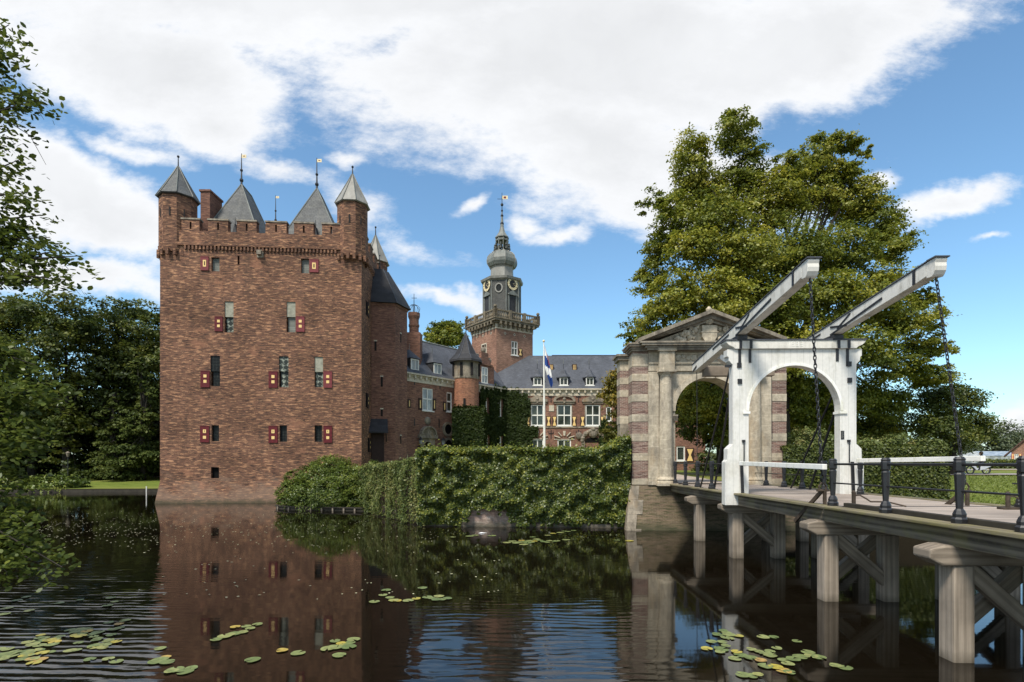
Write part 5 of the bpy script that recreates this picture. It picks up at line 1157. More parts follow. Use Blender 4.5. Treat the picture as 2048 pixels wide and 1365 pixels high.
    # latch with its bent handle
    for u, v, sg in ((7.55, 12.35, 1), (10.7, 12.0, -1)):
        z0 = zd(v); b = MB(BT); b.box(u - .18, u + .2, v - .1, v + .1, z0, z0 + .05); b.tube([(u - .02, v, z0), (u - .02, v, z0 + .34)], .045, 8); b.ball((u - .02, v, z0 + .35), .05, 8)
        b.tube([(u, v, z0 + .28), (u + .12, v, z0 + .29), (u + .22, v - .05, z0 + .22), (u + .3, v - .1, z0 + .15), (u + .55, v - .3, z0 + .16), (u + .78, v - .55, z0 + .08)], .018, 6); b.build('latch_lever', M['rusty'], t)
build_bridge()
# ------------------------------------------------------------------ trees
def tree(name, base, trunk, clumps, mat, n, size, label, group=None, limbs=True, tilt=.55, **kw):
    t = thing(name, base, label, 'tree', group)
    P, N, var, C = crown_pts(clumps, n, **kw)
    leaves('crown', P, N, size, M[mat], t, var, .62, tilt)
    b = MB(); r, h = trunk; x, y, z = base
    top = Vector((x + .02 * h, y, z + h))
    b.tube([(x, y, z - .3), (x + .1, y, z + .6), (x - .05, y, z + h * .5), tuple(top)], [r * 1.5, r * 1.05, r * .85, r * .6], 10)
    rr = random.Random(int(abs(x * 37 + y)))
    if limbs:
        for c in clumps:
            c = Vector(c[:3]); f = rr.uniform(.35, .95); s = Vector((x, y, z + h * f)); mid = s.lerp(c, .5) + Vector((rr.uniform(-.9, .9), rr.uniform(-.6, .6), rr.uniform(-.4, 1.2))); m2 = mid.lerp(c, .5) + Vector((rr.uniform(-.5, .5), rr.uniform(-.4, .4), rr.uniform(-.3, .3)))
            b.tube([s, mid, m2, c], [r * .36, r * .2, r * .1, r * .03], 6)
    b.build('trunk', M['bark'], t); return t
def px_clumps(lst, Y, seed, dspread=4, tone=0):
    rr = random.Random(seed); out = []
    for q in lst:
        x, y, a, c = q[:4]; Yc = Y + (q[4] if len(q) > 4 else rr.uniform(-dspread, dspread)); s = F / Yc
        out.append((gx(x, Yc), Yc, gz(y, Yc), a / s, (a + c) / 2 / s * 1.0, c / s, (q[5] if len(q) > 5 else rr.uniform(-.12, .12)) + tone))
    return out
lime = [(1385, 320, 34, 64, 0), (1378, 390, 40, 45, 1), (1468, 262, 38, 48, 0), (1490, 330, 40, 55, 0), (1440, 390, 50, 50, 2), (1640, 312, 42, 38, 1), (1690, 285, 38, 24, 1), (1722, 300, 18, 16, 1, .05), (1650, 285, 26, 26, 1), (1672, 345, 34, 30, 1), (1700, 335, 22, 18, 1), (1580, 340, 40, 36, 0),
        (1310, 405, 34, 26, -1), (1345, 430, 48, 38, -2), (1425, 440, 70, 55, -3), (1540, 400, 74, 55, 0), (1620, 385, 62, 44, 2), (1705, 400, 60, 46, 2), (1760, 440, 46, 44, 1), (1780, 490, 44, 34, 0),
        (1318, 490, 36, 40, 0), (1390, 500, 62, 46, -4, .12), (1490, 510, 78, 52, -4, .12), (1590, 500, 74, 56, -2), (1690, 500, 70, 50, -1), (1300, 560, 36, 40, 1),
        (1350, 590, 60, 46, -4, .08), (1440, 585, 76, 52, -5, .16), (1540, 600, 76, 56, -4), (1640, 590, 80, 55, -3), (1740, 590, 74, 54, -2), (1810, 560, 50, 38, 0), (1300, 640, 44, 38, -1, .05), (1275, 672, 34, 26, 0),
        (1370, 670, 74, 40, -4, .08), (1480, 680, 80, 46, -3), (1600, 690, 80, 50, -4, .06), (1710, 690, 74, 46, -3), (1810, 640, 66, 34, -1, .05), (1850, 690, 44, 30, 0, .08), (1790, 730, 60, 34, 0),
        (1400, 790, 56, 50, 3, .08), (1450, 840, 50, 50, 4), (1560, 780, 80, 50, 1), (1600, 850, 70, 40, 3), (1680, 790, 74, 50, 2), (1770, 800, 60, 40, 3), (1860, 750, 44, 26, 1, .08), (1868, 640, 30, 22, 1, .05), (1880, 700, 32, 22, 1, .08), (1845, 600, 28, 24, 0), (1650, 860, 60, 34, 5), (1745, 860, 60, 30, 5), (1520, 720, 60, 40, 0)]
lb = (gx(1560, 43), 43, 2.0)
tree('lime_tree', lb, (.75, 15), px_clumps(lime, 43, 2, 3), 'lf_lime', 320000, .215, 'huge yellow green lime tree with ragged split top towering behind the stone gateway', per=85, spread=.3, flat=.4, shell=.35, droop=.35)
t = thing('courtyard_shrubs', (26, 60, 2), 'dark shrubs closing the view through the gateway arch beside the shuttered window', 'shrub')
P, N, var, _ = crown_pts([(21.2 + 1.7 * k, 59 + (k % 2), 2.9 + .5 * (k % 3), 1.5, 1.2, 1.7) for k in range(8)], 9000, per=40, spread=.35, shell=.2); leaves('foliage', P, N, .3, M['lf_dark'], t, var)
b = MB(); [b.tube([(25 + 3 * k, 59.5, 1.8), (25 + 3 * k, 59.5, 3.4)], [.1, .05], 6) for k in range(4)]; b.pieces('stem', M['bark'], t)
tree('shade_tree', (gx(1440, 50), 50, 2.0), (.35, 6), px_clumps([(1360, 800, 34, 40), (1410, 775, 44, 36), (1450, 820, 40, 40), (1380, 850, 36, 34), (1430, 870, 34, 28), (1510, 800, 44, 44), (1560, 770, 44, 40), (1610, 800, 44, 44), (1560, 850, 50, 40), (1640, 850, 44, 40), (1490, 860, 34, 30), (1680, 800, 40, 40), (1700, 860, 50, 34), (1760, 850, 44, 36), (1470, 770, 40, 30)], 50, 12, 2), 'lf_dark', 60000, .26, 'low dark leafy tree standing directly behind the gateway arch', per=50, spread=.36, shell=.25)
# right side trees
tree('bushy_tree', (gx(1905, 46), 46, 2.0), (.3, 5), px_clumps([(1890, 800, 46, 36), (1925, 795, 36, 34), (1940, 850, 44, 36), (1890, 850, 50, 40), (1850, 850, 50, 36), (1965, 855, 24, 28), (1860, 790, 36, 30), (1900, 885, 50, 20)], 46, 5, 2), 'lf_dark', 22000, .22, 'dark green rounded tree standing behind the far end of the clipped hedge', per=50, spread=.36, shell=.3)
P, N, var, _ = crown_pts([(gx(px, Y), Y, gz(py, Y), 9, 6, 6, 0) for px, py, Y in ((1950, 882, 190), (1990, 876, 190), (2025, 884, 200), (2065, 878, 195), (2110, 880, 200), (1900, 886, 200), (1860, 888, 200), (2160, 884, 200), (1970, 895, 185), (2010, 897, 185), (2050, 897, 185), (2220, 880, 200))], 24000, per=50, spread=.3)
tag(leaves('distant_wood', P, N, .7, M['lf_far'], None, var, .7, loc=(150, 190, 2)), 'pale distant line of trees behind the greenhouse', 'wood', kind='stuff')
# round tree behind the left wing
tree('round_tree', (gx(893, 95), 95, 2), (.4, 18), px_clumps([(880, 662, 24, 20), (905, 655, 22, 18), (893, 675, 36, 22), (862, 676, 14, 14), (918, 676, 14, 14)], 95, 4, 2), 'lf_lime', 9000, .42, 'round topped green tree rising behind the slate roof of the wing', per=40, spread=.34, shell=.3)
# golden shrub between the back wing and the gateway
t = thing('golden_tree', (gx(1236, 42), 42, 2), 'golden yellow autumn tree growing against the back of the gateway pier', 'tree')
P, N, var, _ = crown_pts(px_clumps([(1232, 760, 22, 26), (1222, 790, 26, 22), (1240, 820, 22, 26, 0, -.05), (1246, 740, 18, 20), (1236, 860, 20, 24, 0, -.35), (1220, 870, 16, 20, 0, -.4)], 42, 8, .5), 6000, per=40, spread=.4, shell=.2)
leaves('crown', P, N, .22, M['lf_gold'], t, var); b = MB(); b.tube([(gx(1236, 42), 42, 1.8), (gx(1236, 42), 42, 6), (gx(1232, 42), 42, 9)], [.16, .12, .05], 7); b.build('trunk', M['bark'], t)
# woodland on the far bank to the left
wood_ = [(-4, 62, 592, 100, 'forest tree with rounded olive crown rising behind the overhanging branches'), (62, 66, 585, 92, 'tall dark olive forest tree with a broad bumpy crown next to the rounded one'), (132, 63, 590, 88, 'forest tree with dull brownish green crown above the low bank shrub'),
         (205, 66, 588, 92, 'forest tree with domed crown midway between the shrub and the keep'), (268, 70, 600, 84, 'pale topped forest tree just left of the keep'), (330, 68, 606, 78, 'light green forest tree half hidden by the left edge of the keep'), (-90, 60, 600, 110, 'dark forest tree at the far left end of the woodland, mostly out of view')]
for i, (px, Y, top, rp, lab) in enumerate(wood_):
    Y += 6
    rr = random.Random(i + 20); s = F / Y; cl = []
    for k in range(17):
        py = top + 22 + (930 - top) * (k / 17) ** 1.05; w = rp * (.55 + .45 * math.sin(math.pi * min(1, .25 + k / 20)))
        cl.append((gx(px + rr.uniform(-.62, .62) * w * (0.5 if k == 0 else 1), Y), Y + rr.uniform(-3.5, 2), gz(py, Y), w * .48 / s * rr.uniform(.8, 1.2), w * .5 / s, w * .34 / s, rr.uniform(-.15, .22)))
    tree('forest_tree', (gx(px, Y), Y, .9), (.45, 13), cl, 'lf_dark', 17000, .4, lab, 'woodland trees on the far bank', per=50, spread=.36, shell=.35, droop=.35)
for i, (px, Y, top, rp, lab) in enumerate([(285, 67.5, 705, 62, 'dark conifer with drooping tiered boughs beside the keep'), (225, 68.5, 770, 50, 'smaller dark conifer with low spreading boughs left of the tiered one')]):
    rr = random.Random(i + 50); s = F / Y; cl = []
    for k in range(20):
        f = (k + .5) / 20; py = top + (950 - top) * f; a = rr.uniform(0, 6.28); w = rp * (.2 + .8 * f) / s
        cl.append((gx(px, Y) + math.cos(a) * w * .5, Y + math.sin(a) * w * .5, gz(py, Y), w * .62, w * .6, .55, rr.uniform(-.1, .2)))
    tree('conifer', (gx(px, Y), Y, .8), (.3, 11), cl, 'lf_con', 14000, .34, lab, 'conifers on the far bank', per=45, spread=.4, flat=.25, shell=.5, droop=.5)
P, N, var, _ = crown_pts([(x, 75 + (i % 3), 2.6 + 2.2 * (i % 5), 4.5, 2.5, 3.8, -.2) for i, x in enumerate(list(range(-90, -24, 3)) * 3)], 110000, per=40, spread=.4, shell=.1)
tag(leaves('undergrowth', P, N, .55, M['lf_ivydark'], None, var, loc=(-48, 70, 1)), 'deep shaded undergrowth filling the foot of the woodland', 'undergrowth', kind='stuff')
# low shrub on the left bank
t = thing('bank_shrub', (gx(120, 57), 57, .5), 'low sprawling pale green shrub on the grassy far bank', 'shrub')
P, N, var, _ = crown_pts(px_clumps([(70, 968, 34, 16), (120, 965, 36, 18), (155, 968, 24, 14), (95, 975, 50, 12), (40, 972, 24, 14)], 57.3, 3, .6), 7000, per=40, spread=.4, shell=.4); leaves('foliage', P, N, .26, M['lf_rhodo'], t, var)
b = MB(); [b.tube([(gx(q, 57.3), 57.3, .3), (gx(q + 6, 57.3), 57.3, 1.6)], [.06, .03], 6) for q in (60, 95, 130)]; b.build('stem', M['bark'], t)

# overhanging branches of a near tree on the left
def near_tree():
    base = (-13.2, 11.5, .45)
    t = thing('overhanging_tree', base, 'near leafy tree hanging its branches over the moat in front of the woodland', 'tree')
    rr = random.Random(11); br = MB(); pts = []; nrm = []; var = []
    br.tube([(base[0], base[1], -.3), (-13.1, 11.5, 2), (-12.8, 11.3, 6), (-12.6, 11.2, 11), (-12.4, 11, 15)], [.42, .34, .28, .2, .08], 10)
    # branch tips in the photo (pixel x, pixel y, distance, leafiness, dark)
    tips = [(18, 50, 9.6, 1), (45, 110, 9.6, 1), (78, 200, 9.4, .9), (50, 190, 9.8, 1), (15, 140, 9.8, 1), (20, 260, 9.8, 1), (38, 320, 9.6, 1), (60, 385, 9.5, 1), (90, 430, 9.5, 1), (60, 450, 9.9, 1.2), (125, 500, 9.3, .8), (165, 512, 9.2, .7), (100, 475, 9.6, 1), (70, 510, 9.8, 1.2), (135, 560, 9.3, .6), (90, 545, 9.6, 1), (30, 480, 10, 1.3), (30, 540, 10, 1.2), (20, 410, 10, 1.2), (8, 330, 10, 1), (110, 560, 9.5, .7), (20, 200, 9.8, 1), (10, 90, 9.8, .8),
            (40, 700, 9.8, 1), (70, 730, 9.6, 1), (100, 790, 9.3, 1), (125, 800, 9.2, .8), (60, 780, 9.6, 1.3), (25, 740, 9.9, 1.2), (90, 880, 9.4, .9), (60, 850, 9.6, 1.3), (30, 830, 9.9, 1.3), (40, 900, 9.8, 1.3), (75, 905, 9.5, .8), (20, 960, 10, 1.1), (45, 980, 9.8, .9), (55, 1050, 9.6, .9), (25, 1030, 9.8, 1.2), (30, 1090, 9.7, 1.1), (70, 1110, 9.5, .9), (110, 1145, 9.3, .8), (125, 1135, 9.2, .6), (20, 1150, 9.8, 1.2), (60, 1150, 9.6, .8), (10, 1080, 9.9, 1.2), (10, 880, 9.9, 1.2), (15, 800, 9.9, 1.2)]
    for k in range(60):                              # the rest of the crown, beyond the picture's edge
        tips.append((rr.uniform(-440, -70), rr.uniform(-60, 1120), rr.uniform(9.5, 12.5), 1.1))
    for px, py, Y, lf in tips:
        tip = Vector((gx(px, Y), Y, gz(py, Y))); zt = min(14.5, max(1.2, tip.z * .82 + 1.1)); s = Vector((-12.75 - .02 * rr.random(), 11.3, zt))
        mid = s.lerp(tip, .55) + Vector((0, rr.uniform(-.3, .3), rr.uniform(.1, .5)))
        br.tube([s, mid, tip], [.05, .028, .006], 5)
        nt_ = int((30 if py > 640 else 17) * lf)
        for q in range(nt_):
            f = rr.uniform(.62, 1.02); c = (mid.lerp(tip, (f - .5) * 2) if f > .5 else s.lerp(mid, f * 2)) + Vector((rr.gauss(0, .13), rr.gauss(0, .2), rr.gauss(-.03, .09)))
            nl = 12; pts.append(np.array(c) + rng.normal(0, 1, (nl, 3)) * np.array([.11, .12, .05])); nrm.append(np.tile([.1, -.1, .9], (nl, 1))); var.append(np.clip(rng.normal(.42, .17, nl), 0, 1))
    for px0, py0, px1, py1 in ((60, 205, 95, 215), (62, 210, 88, 240), (60, 190, 100, 195), (28, 225, 92, 330)):   # bare twigs
        br.tube([(gx(px0 - 40, 9.6), 9.6, gz(py0, 9.6)), (gx((px0 + px1) / 2, 9.5), 9.5, gz((py0 + py1) / 2 - 6, 9.5)), (gx(px1, 9.4), 9.4, gz(py1, 9.4))], [.01, .006, .003], 4)
    br.build('trunk', M['bark'], t); leaves('crown', np.concatenate(pts), np.concatenate(nrm), .105, M['lf_near'], t, np.concatenate(var), .62, .5, hexa=True)
near_tree()

# ------------------------------------------------------------------ quay wall and its ivy
QC = (gx(858, 27.3), 27.3); QA = (gx(742, 35), 35.0); QB = BT(PC - 4.3, 26.7, 0)[:2]
QF = Fac(QC, QB); QS = Fac(QA, QC)
def build_quay():
    t = thing('quay_wall', (QC[0], QC[1], 0), 'old pinkish brick quay wall, bare only in a low arched patch near the water', 'quay wall')
    b = MB(QF.T); b.box(0, QF.L, 0.02, .6, -.6, 2.6); b.T = QS.T; b.box(0, QS.L - .02, .02, .6, -.6, 2.4); b.build('brickwork', M['quay'], t)
    b = MB(QF.T); b.extr([(QF.sx(922), -.6), (QF.sx(1034), -.6), (QF.sx(1034), .2), (QF.sx(1018), .62), (QF.sx(1000), .92), (QF.sx(975), 1.0), (QF.sx(948), .85), (QF.sx(932), .4), (QF.sx(922), .15)], -.14, .02); b.box(QF.sx(1034) + .01, QF.sx(1246), -.22, .02, -.6, .17); b.build('footing', M['quay'], t)
    iv = thing('ivy', (QC[0], QC[1], .1), 'thick glossy ivy covering the quay wall in front of the courtyard like a hedge', 'ivy')
    n = 70000; s = rng.uniform(-.5, QF.L + .5, n); f = rng.random(n)
    top = 3.82 + .1 * fb(s * .7, s * 0, 9) + np.clip((s - QF.L + 1.3) / 1.3, 0, 1) ** 2 * .55
    zl = .04 + .16 * np.clip(fb(s * .8, s * 0 + 4, 71) + .1, 0, 1); z = zl + (top - zl) * f ** .9
    # lumpy outer face, overhanging a little towards the top
    bul = .48 + .36 * fb(s * .95, z * 1.2, 3) + .3 * vn(s * 2.6, z * 3.0, 5)
    bul += .2 * np.clip((z - 3.0), 0, 1); bul *= np.clip((z + .5) / 1.2, .35, 1)
    px = CX + F * (QF.P.x + QF.d.x * s) / (QF.P.y + QF.d.y * s); py = HY - (z - EYE) / (QF.P.y) * F
    bare = (np.abs((px - 978) / 50) ** 2.2 + np.clip((1052 - py) / 36, 0, 9) ** 2 < 1 + .25 * np.sin(px * .3) + .2 * np.sin(py * .5)) | ((py > 1042) & (px > 1035) & (np.sin(px * .13) + np.sin(px * .41) > .2))
    o = -bul * (1 - .3 * rng.random(n) ** 2) - rng.exponential(.03, n)
    topf = rng.random(n) < .24; o = np.where(topf, rng.uniform(-.7, 1.0, n), o); z = np.where(topf, top + rng.normal(0, .07, n) + np.where(rng.random(n) < .06, rng.exponential(.12, n), 0) - .1 * np.abs(o - .2), z)
    keep = ~bare | topf; s, o, z, topf = s[keep], o[keep], z[keep], topf[keep]
    X = QF.P.x + QF.d.x * s + QF.i.x * o; Y = QF.P.y + QF.d.y * s + QF.i.y * o
    N = np.stack([-QF.i.x * np.where(topf, .3, 1), -QF.i.y * np.where(topf, .3, 1), np.where(topf, 1, .45)], 1)
    cl = fb(s * 1.5, z * 1.7, 21) * .16
    var = .46 + cl + rng.normal(0, .17, len(s)) + np.where(topf, .08, 0)  # top leaves toned lighter, putting the light from above into leaf colour
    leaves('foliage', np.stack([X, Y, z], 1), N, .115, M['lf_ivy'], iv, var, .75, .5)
    b = MB(QF.T); b.box(.25, QF.L, .05, .9, 1.9, 3.55)      # the woody mass inside
    b.build('stems', M['bark'], iv)
    vi = thing('vine', (QA[0], QA[1], .1), 'pale trailing vine draping the corner of the quay wall down to the water', 'vine')
    n = 24000; s = rng.uniform(-.3, QS.L + .3, n); top = 3.0 + .6 * np.clip(s / QS.L, 0, 1.1) ** 2 + .22 * fb(s * .8, s * 0, 31); z = .05 + (top - .05) * rng.random(n) ** .9
    bul = .45 + .4 * fb(s * 1.2, z * .45, 41) + .2 * vn(s * 4, z * .8, 43); o = -bul * (1 - .35 * rng.random(n) ** 2) - rng.exponential(.03, n)
    topf = rng.random(n) < .22; o = np.where(topf, rng.uniform(-.6, 1.2, n), o); z = np.where(topf, top + rng.normal(0, .07, n), z)
    X = QS.P.x + QS.d.x * s + QS.i.x * o; Y = QS.P.y + QS.d.y * s + QS.i.y * o; N = np.stack([-QS.i.x * np.where(topf, .3, 1), -QS.i.y * np.where(topf, .3, 1), np.where(topf, 1, .1)], 1)
    leaves('foliage', np.stack([X, Y, z], 1), N, .13, M['lf_vine'], vi, (.42 + .26 * vn(s * 3.5, z * .7, 47)) + rng.normal(0, .16, n), .5, .5)
    b = MB(QS.T); b.box(0, QS.L - .3, .05, .9, 1.9, 2.75); b.build('stems', M['bark'], vi)
build_quay()
# big clipped shrub by the keep and its timber edging
def build_rhodo():
    t = thing('rhododendron', (gx(650, 37.5), 37.5, .4), 'large rounded green shrub between the keep and the quay wall, edged by boards', 'shrub')
    P, N, var, _ = crown_pts(px_clumps([(600, 985, 40, 32, 0), (655, 955, 60, 38, 1), (640, 990, 70, 34, -.6), (705, 965, 50, 38, .5), (725, 995, 34, 30, 0), (690, 1000, 50, 24, -.6), (665, 930, 38, 20, 2), (745, 950, 24, 26, 1), (575, 1000, 20, 18, 0), (590, 960, 22, 22, 1.5)], 37.6, 9, .5), 60000, per=26, spread=.15, shell=.86, flat=.6, droop=.2)
    leaves('foliage', P, N, .12, M['lf_rhodo'], t, var, .5, .5)
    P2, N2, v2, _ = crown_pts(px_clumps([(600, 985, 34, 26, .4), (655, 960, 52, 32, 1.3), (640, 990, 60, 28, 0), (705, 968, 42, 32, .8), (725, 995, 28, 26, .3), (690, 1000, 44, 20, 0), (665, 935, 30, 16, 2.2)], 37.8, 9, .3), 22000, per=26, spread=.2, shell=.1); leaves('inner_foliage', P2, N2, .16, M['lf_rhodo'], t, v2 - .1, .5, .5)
    b = MB(); [b.tube([(gx(q, 37.8), 37.8, .2), (gx(q + 10, 37.8), 37.9, 2.2)], [.09, .04], 6) for q in (590, 640, 700)]; b.build('stem', M['bark'], t)
    e = thing('timber_edging', (gx(620, 36.6), 36.6, .1), 'low weathered timber edging board along the water under the rounded shrub', 'edging')
    P_ = [(552, 37.2), (585, 36.2), (625, 35.8), (690, 35.5), (745, 35.0)]; b = MB(); c = MB()
    for (p, y), (q, w) in zip(P_[:-1], P_[1:]): b.beam((gx(p, y), y, .2), (gx(q, w), w, .2), .16, .07); b.beam((gx(p, y), y + .03, .05), (gx(q, w), w + .03, .05), .04, .22)
    for k in range(9): p = 556 + k * 22; y = np.interp(p, [a for a, _ in P_], [a for _, a in P_]); c.box(gx(p, y) - .05, gx(p, y) + .05, y - .1, y - .02, -.5, .16)
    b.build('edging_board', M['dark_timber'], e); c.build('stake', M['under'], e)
build_rhodo()
def build_wall_ivy():
    t = thing('ivy', (gx(985, 62), 62, 2), 'dark green ivy climbing the inner courtyard corner up to the cornice', 'ivy')
    n = 30000; P = []; N = []
    for f, rects in ((LW, [(959, 792, 1011, 905), (962, 780, 1000, 800), (985, 776, 1011, 800)]), (BW_, [(1010, 790, 1052, 905), (1012, 778, 1035, 800), (1050, 855, 1073, 875), (1048, 800, 1058, 832), (1050, 876, 1062, 905), (1204, 840, 1212, 905), (1200, 855, 1235, 905)])):
        for r in rects:
            a = f.rect(*r); m = int(300 * (a[1] - a[0]) * (a[3] - a[2])); s = rng.uniform(a[0] - .15, a[1] + .15, m); z = rng.uniform(a[2], a[3], m) + rng.normal(0, .15, m); o = -.1 - .22 * rng.random(m) - .16 * fb(s * .8, z * .9, 61)
            if f is LW:
                wx = [(f.rect(967, 795, 975.5, 829)), f.rect(995.5, 798, 1003.5, 835), f.rect(967, 870, 976.5, 900), f.rect(995.5, 872, 1003.5, 900)]
                k = np.ones(m, bool)
                for w in wx: k &= ~((s > w[0] + .05) & (s < w[1] + .1) & (z > w[2]) & (z < w[3]))
                s, z, o = s[k], z[k], o[k]
            P.append(np.stack([f.P.x + f.d.x * s + f.i.x * o, f.P.y + f.d.y * s + f.i.y * o, z], 1)); N.append(np.tile([-f.i.x, -f.i.y, .4], (len(s), 1)))
    P = np.concatenate(P); N = np.concatenate(N); leaves('foliage', P, N, .26, M['lf_ivydark'], t, .45 + .15 * fb(P[:, 0] * .9, P[:, 2] * .9, 63) + rng.normal(0, .16, len(P)), .75, .5)
    t = thing('ivy', (gx(935, 56), 56, 2), 'square clipped block of ivy wrapped round the foot of the round turret', 'ivy')
    x0, x1, z0, z1 = gx(905, 56), gx(968, 56), 2.0, gz(818, 56); n = 16000
    fc = rng.random(n); x = rng.uniform(x0, x1, n); y = np.full(n, 55.9) + rng.normal(0, .08, n); z = rng.uniform(z0, z1, n)
    sd = fc < .3; x = np.where(sd, x1 + rng.normal(0, .08, n), x); y = np.where(sd, rng.uniform(55.9, 60, n), y); tp = fc > .85; y = np.where(tp, rng.uniform(55.9, 58.4, n), y); z = np.where(tp, z1 + np.abs(rng.normal(0, .2, n)) * (rng.random(n) < .4), z)
    N = np.stack([np.where(sd, 1.0, 0), np.where(sd | tp, 0, -1.0), np.where(tp, 1, .3)], 1); leaves('foliage', np.stack([x, y, z], 1), N, .24, M['lf_ivydark'], t, .52 + .14 * fb(x * 1.1, z * 1.1, 65) + rng.normal(0, .18, n), .75, .5)
    b = MB(); b.box(x0 + .15, x1 - .15, 56.0, 60, 1.8, z1 - .15); b.build('stems', M['bark'], t)
build_wall_ivy()
# clipped hedge right of the gateway
def build_hedge():
    t = thing('clipped_hedge', (gx(1730, 25), 25, 1.5), 'long square clipped beech hedge on the bank beside the gateway', 'hedge')
    n = 42000; A = Fac((gx(1568, 25.6), 25.6), (gx(1896, 24.4), 24.4)); Lh = A.L; fc = rng.random(n); s = rng.uniform(0, Lh, n); zt = 3.95; z = rng.uniform(1.3, zt, n); o = rng.normal(0, .05, n) + .09 * fb(s * 1.2, z * 1.3, 51)
    tp = fc < .25; en = fc > .88; o = np.where(tp | en, rng.uniform(0, 1.5, n), o); z = np.where(tp, zt + rng.normal(0, .05, n), z); s = np.where(en, Lh + rng.normal(0, .05, n), s)
    X = A.P.x + A.d.x * s + A.i.x * o; Y = A.P.y + A.d.y * s + A.i.y * o
    N = np.stack([np.where(en, 1.0, 0), np.where(tp | en, 0, -1.0), np.where(tp, 1, .4)], 1); leaves('foliage', np.stack([X, Y, z], 1), N, .11, M['lf_hedge'], t, .45 + .16 * fb(s * 1.1, z * 1.4, 53) + rng.normal(0, .17, n), .75, .55)
    b = MB(A.T); b.box(.1, Lh - .12, .12, 1.4, 1.0, zt - .12); b.build('stems', M['bark'], t)
    t = thing('shrub_row', (gx(1790, 29), 29, 1.8), 'loose reddish green shrubs showing above the clipped hedge', 'shrub')
    P, N, var, _ = crown_pts(px_clumps([(1740, 890, 50, 22), (1800, 885, 44, 18), (1850, 892, 40, 14), (1690, 885, 40, 20), (1620, 880, 50, 26)], 29, 6, .6), 9000, per=40, spread=.36, shell=.3); leaves('foliage', P, N, .14, M['lf_vine'], t, var - .05)
    b = MB(); [b.tube([(gx(q, 29), 29, 1.6), (gx(q, 29), 29, 3.9)], [.06, .03], 6) for q in (1700, 1760, 1830)]; b.build('stem', M['bark'], t)
build_hedge()

# ------------------------------------------------------------------ paths, lawn edge, pads
def strip(name, pts, z, m):
    b = MB(); b.face([(x, y, z) for x, y in pts]); o = b.build(name, M[m]); tag(o, kind='structure')
strip('path', [BT(7.3, 27.4, 0)[:2], BT(10.6, 27.4, 0)[:2], BT(12.5, 44, 0)[:2], BT(14, 58, 0)[:2], BT(2, 58, 0)[:2], BT(4.5, 44, 0)[:2]], 2.16, 'path')
strip('road', [(30, 44.2), (140, 42), (140, 47), (30, 49.5)], 2.13, 'road')
strip('footpath', [(40, 66), (200, 64), (200, 69), (40, 72)], 2.14, 'path')
strip('bank_path', [(-75, 69.5), (-36, 71.5), (-36, 73), (-75, 71)], 1.07, 'path')
b = MB()
ed = [(-60, 52.6), (-56, 53.75), (-46, 55.55), (-40, 55.85), (-32, 56.25), (-27, 56.5)]
for (x0, y0), (x1, y1) in zip(ed[:-1], ed[1:]): b.beam((x0, y0 - .05, .06), (x1, y1 - .05, .06), .1, .42)  # near-black boards also stand in for the shadow line at the bank's foot
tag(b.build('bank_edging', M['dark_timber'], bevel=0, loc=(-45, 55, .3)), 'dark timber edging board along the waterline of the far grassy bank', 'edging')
def grass(name, region, n, size, z, lab):
    x0, x1, y0, y1 = region; x = rng.uniform(x0, x1, n); y = y0 + (y1 - y0) * rng.random(n) ** 1.4
    o = leaves(name, np.stack([x, y, z(x, y)], 1), np.tile([0, -1, .15], (n, 1)), size, M['grassblade'], None, rng.normal(.5, .2, n), .3, .5, loc=((x0 + x1) / 2, y0, 1)); tag(o, lab, 'grass', kind='stuff')
grass('grass', (18.5, 42, 23.4, 43.5), 26000, .16, lambda x, y: np.interp(y - np.interp(x, [16, 20, 30, 60], [24.6, 23.7, 22.6, 20]), [0, 1.5, 5, 12, 25], [1.4, 1.44, 1.6, 1.9, 2.08]) + .03, 'long rough grass on the bank to the right of the hedge')

def pad(x, y, r, rr):
    n = 14; a0 = rr.uniform(0, 6.28); v = [(0, 0, .012)]
    for k in range(n + 1):
        a = a0 + .22 + (2 * math.pi - .44) * k / n; q = r * (1 + .05 * math.sin(3 * a)); v.append((q * math.cos(a), q * math.sin(a), .012 + rr.uniform(0, .006)))
    me = bpy.data.meshes.new('lily_pad'); me.from_pydata(v, [], [(0, k + 1, k + 2) for k in range(n)]); me.materials.append(M['pad']); return me
PADS = {}
rr_ = random.Random(4); pm = [pad(0, 0, 1.0, rr_) for _ in range(5)]
A_ = [(400, 380), (330, 425), (440, 405), (470, 425), (420, 460), (480, 472), (585, 440), (260, 510), (390, 515), (430, 560), (200, 595), (340, 590), (380, 602), (360, 635), (560, 635), (610, 672), (740, 605), (830, 630), (960, 628), (920, 662), (965, 675), (880, 455), (1010, 457), (1285, 505), (1045, 592), (730, 705), (850, 735), (1130, 735), (1180, 778), (1240, 722), (1330, 695), (1420, 640), (1460, 685), (1550, 700), (910, 805), (1030, 815), (1130, 862), (1200, 880), (640, 912), (740, 925), (820, 910), (540, 715), (1755, 800), (1865, 825)]
B1 = [(1340, 607), (1413, 601), (1330, 630), (1365, 617), (1395, 630), (1310, 638), (1357, 664), (1400, 614), (1380, 625), (1348, 632)]
B2 = [(865, 601), (920, 582), (985, 548), (1030, 540), (940, 551), (970, 571), (1000, 557), (900, 588), (935, 578)]
B3 = [(1128, 645), (1192, 655), (1010, 683)]; B4 = [(685, 727), (765, 715), (740, 730), (640, 683), (670, 692), (660, 672), (625, 690), (640, 637), (700, 722)]
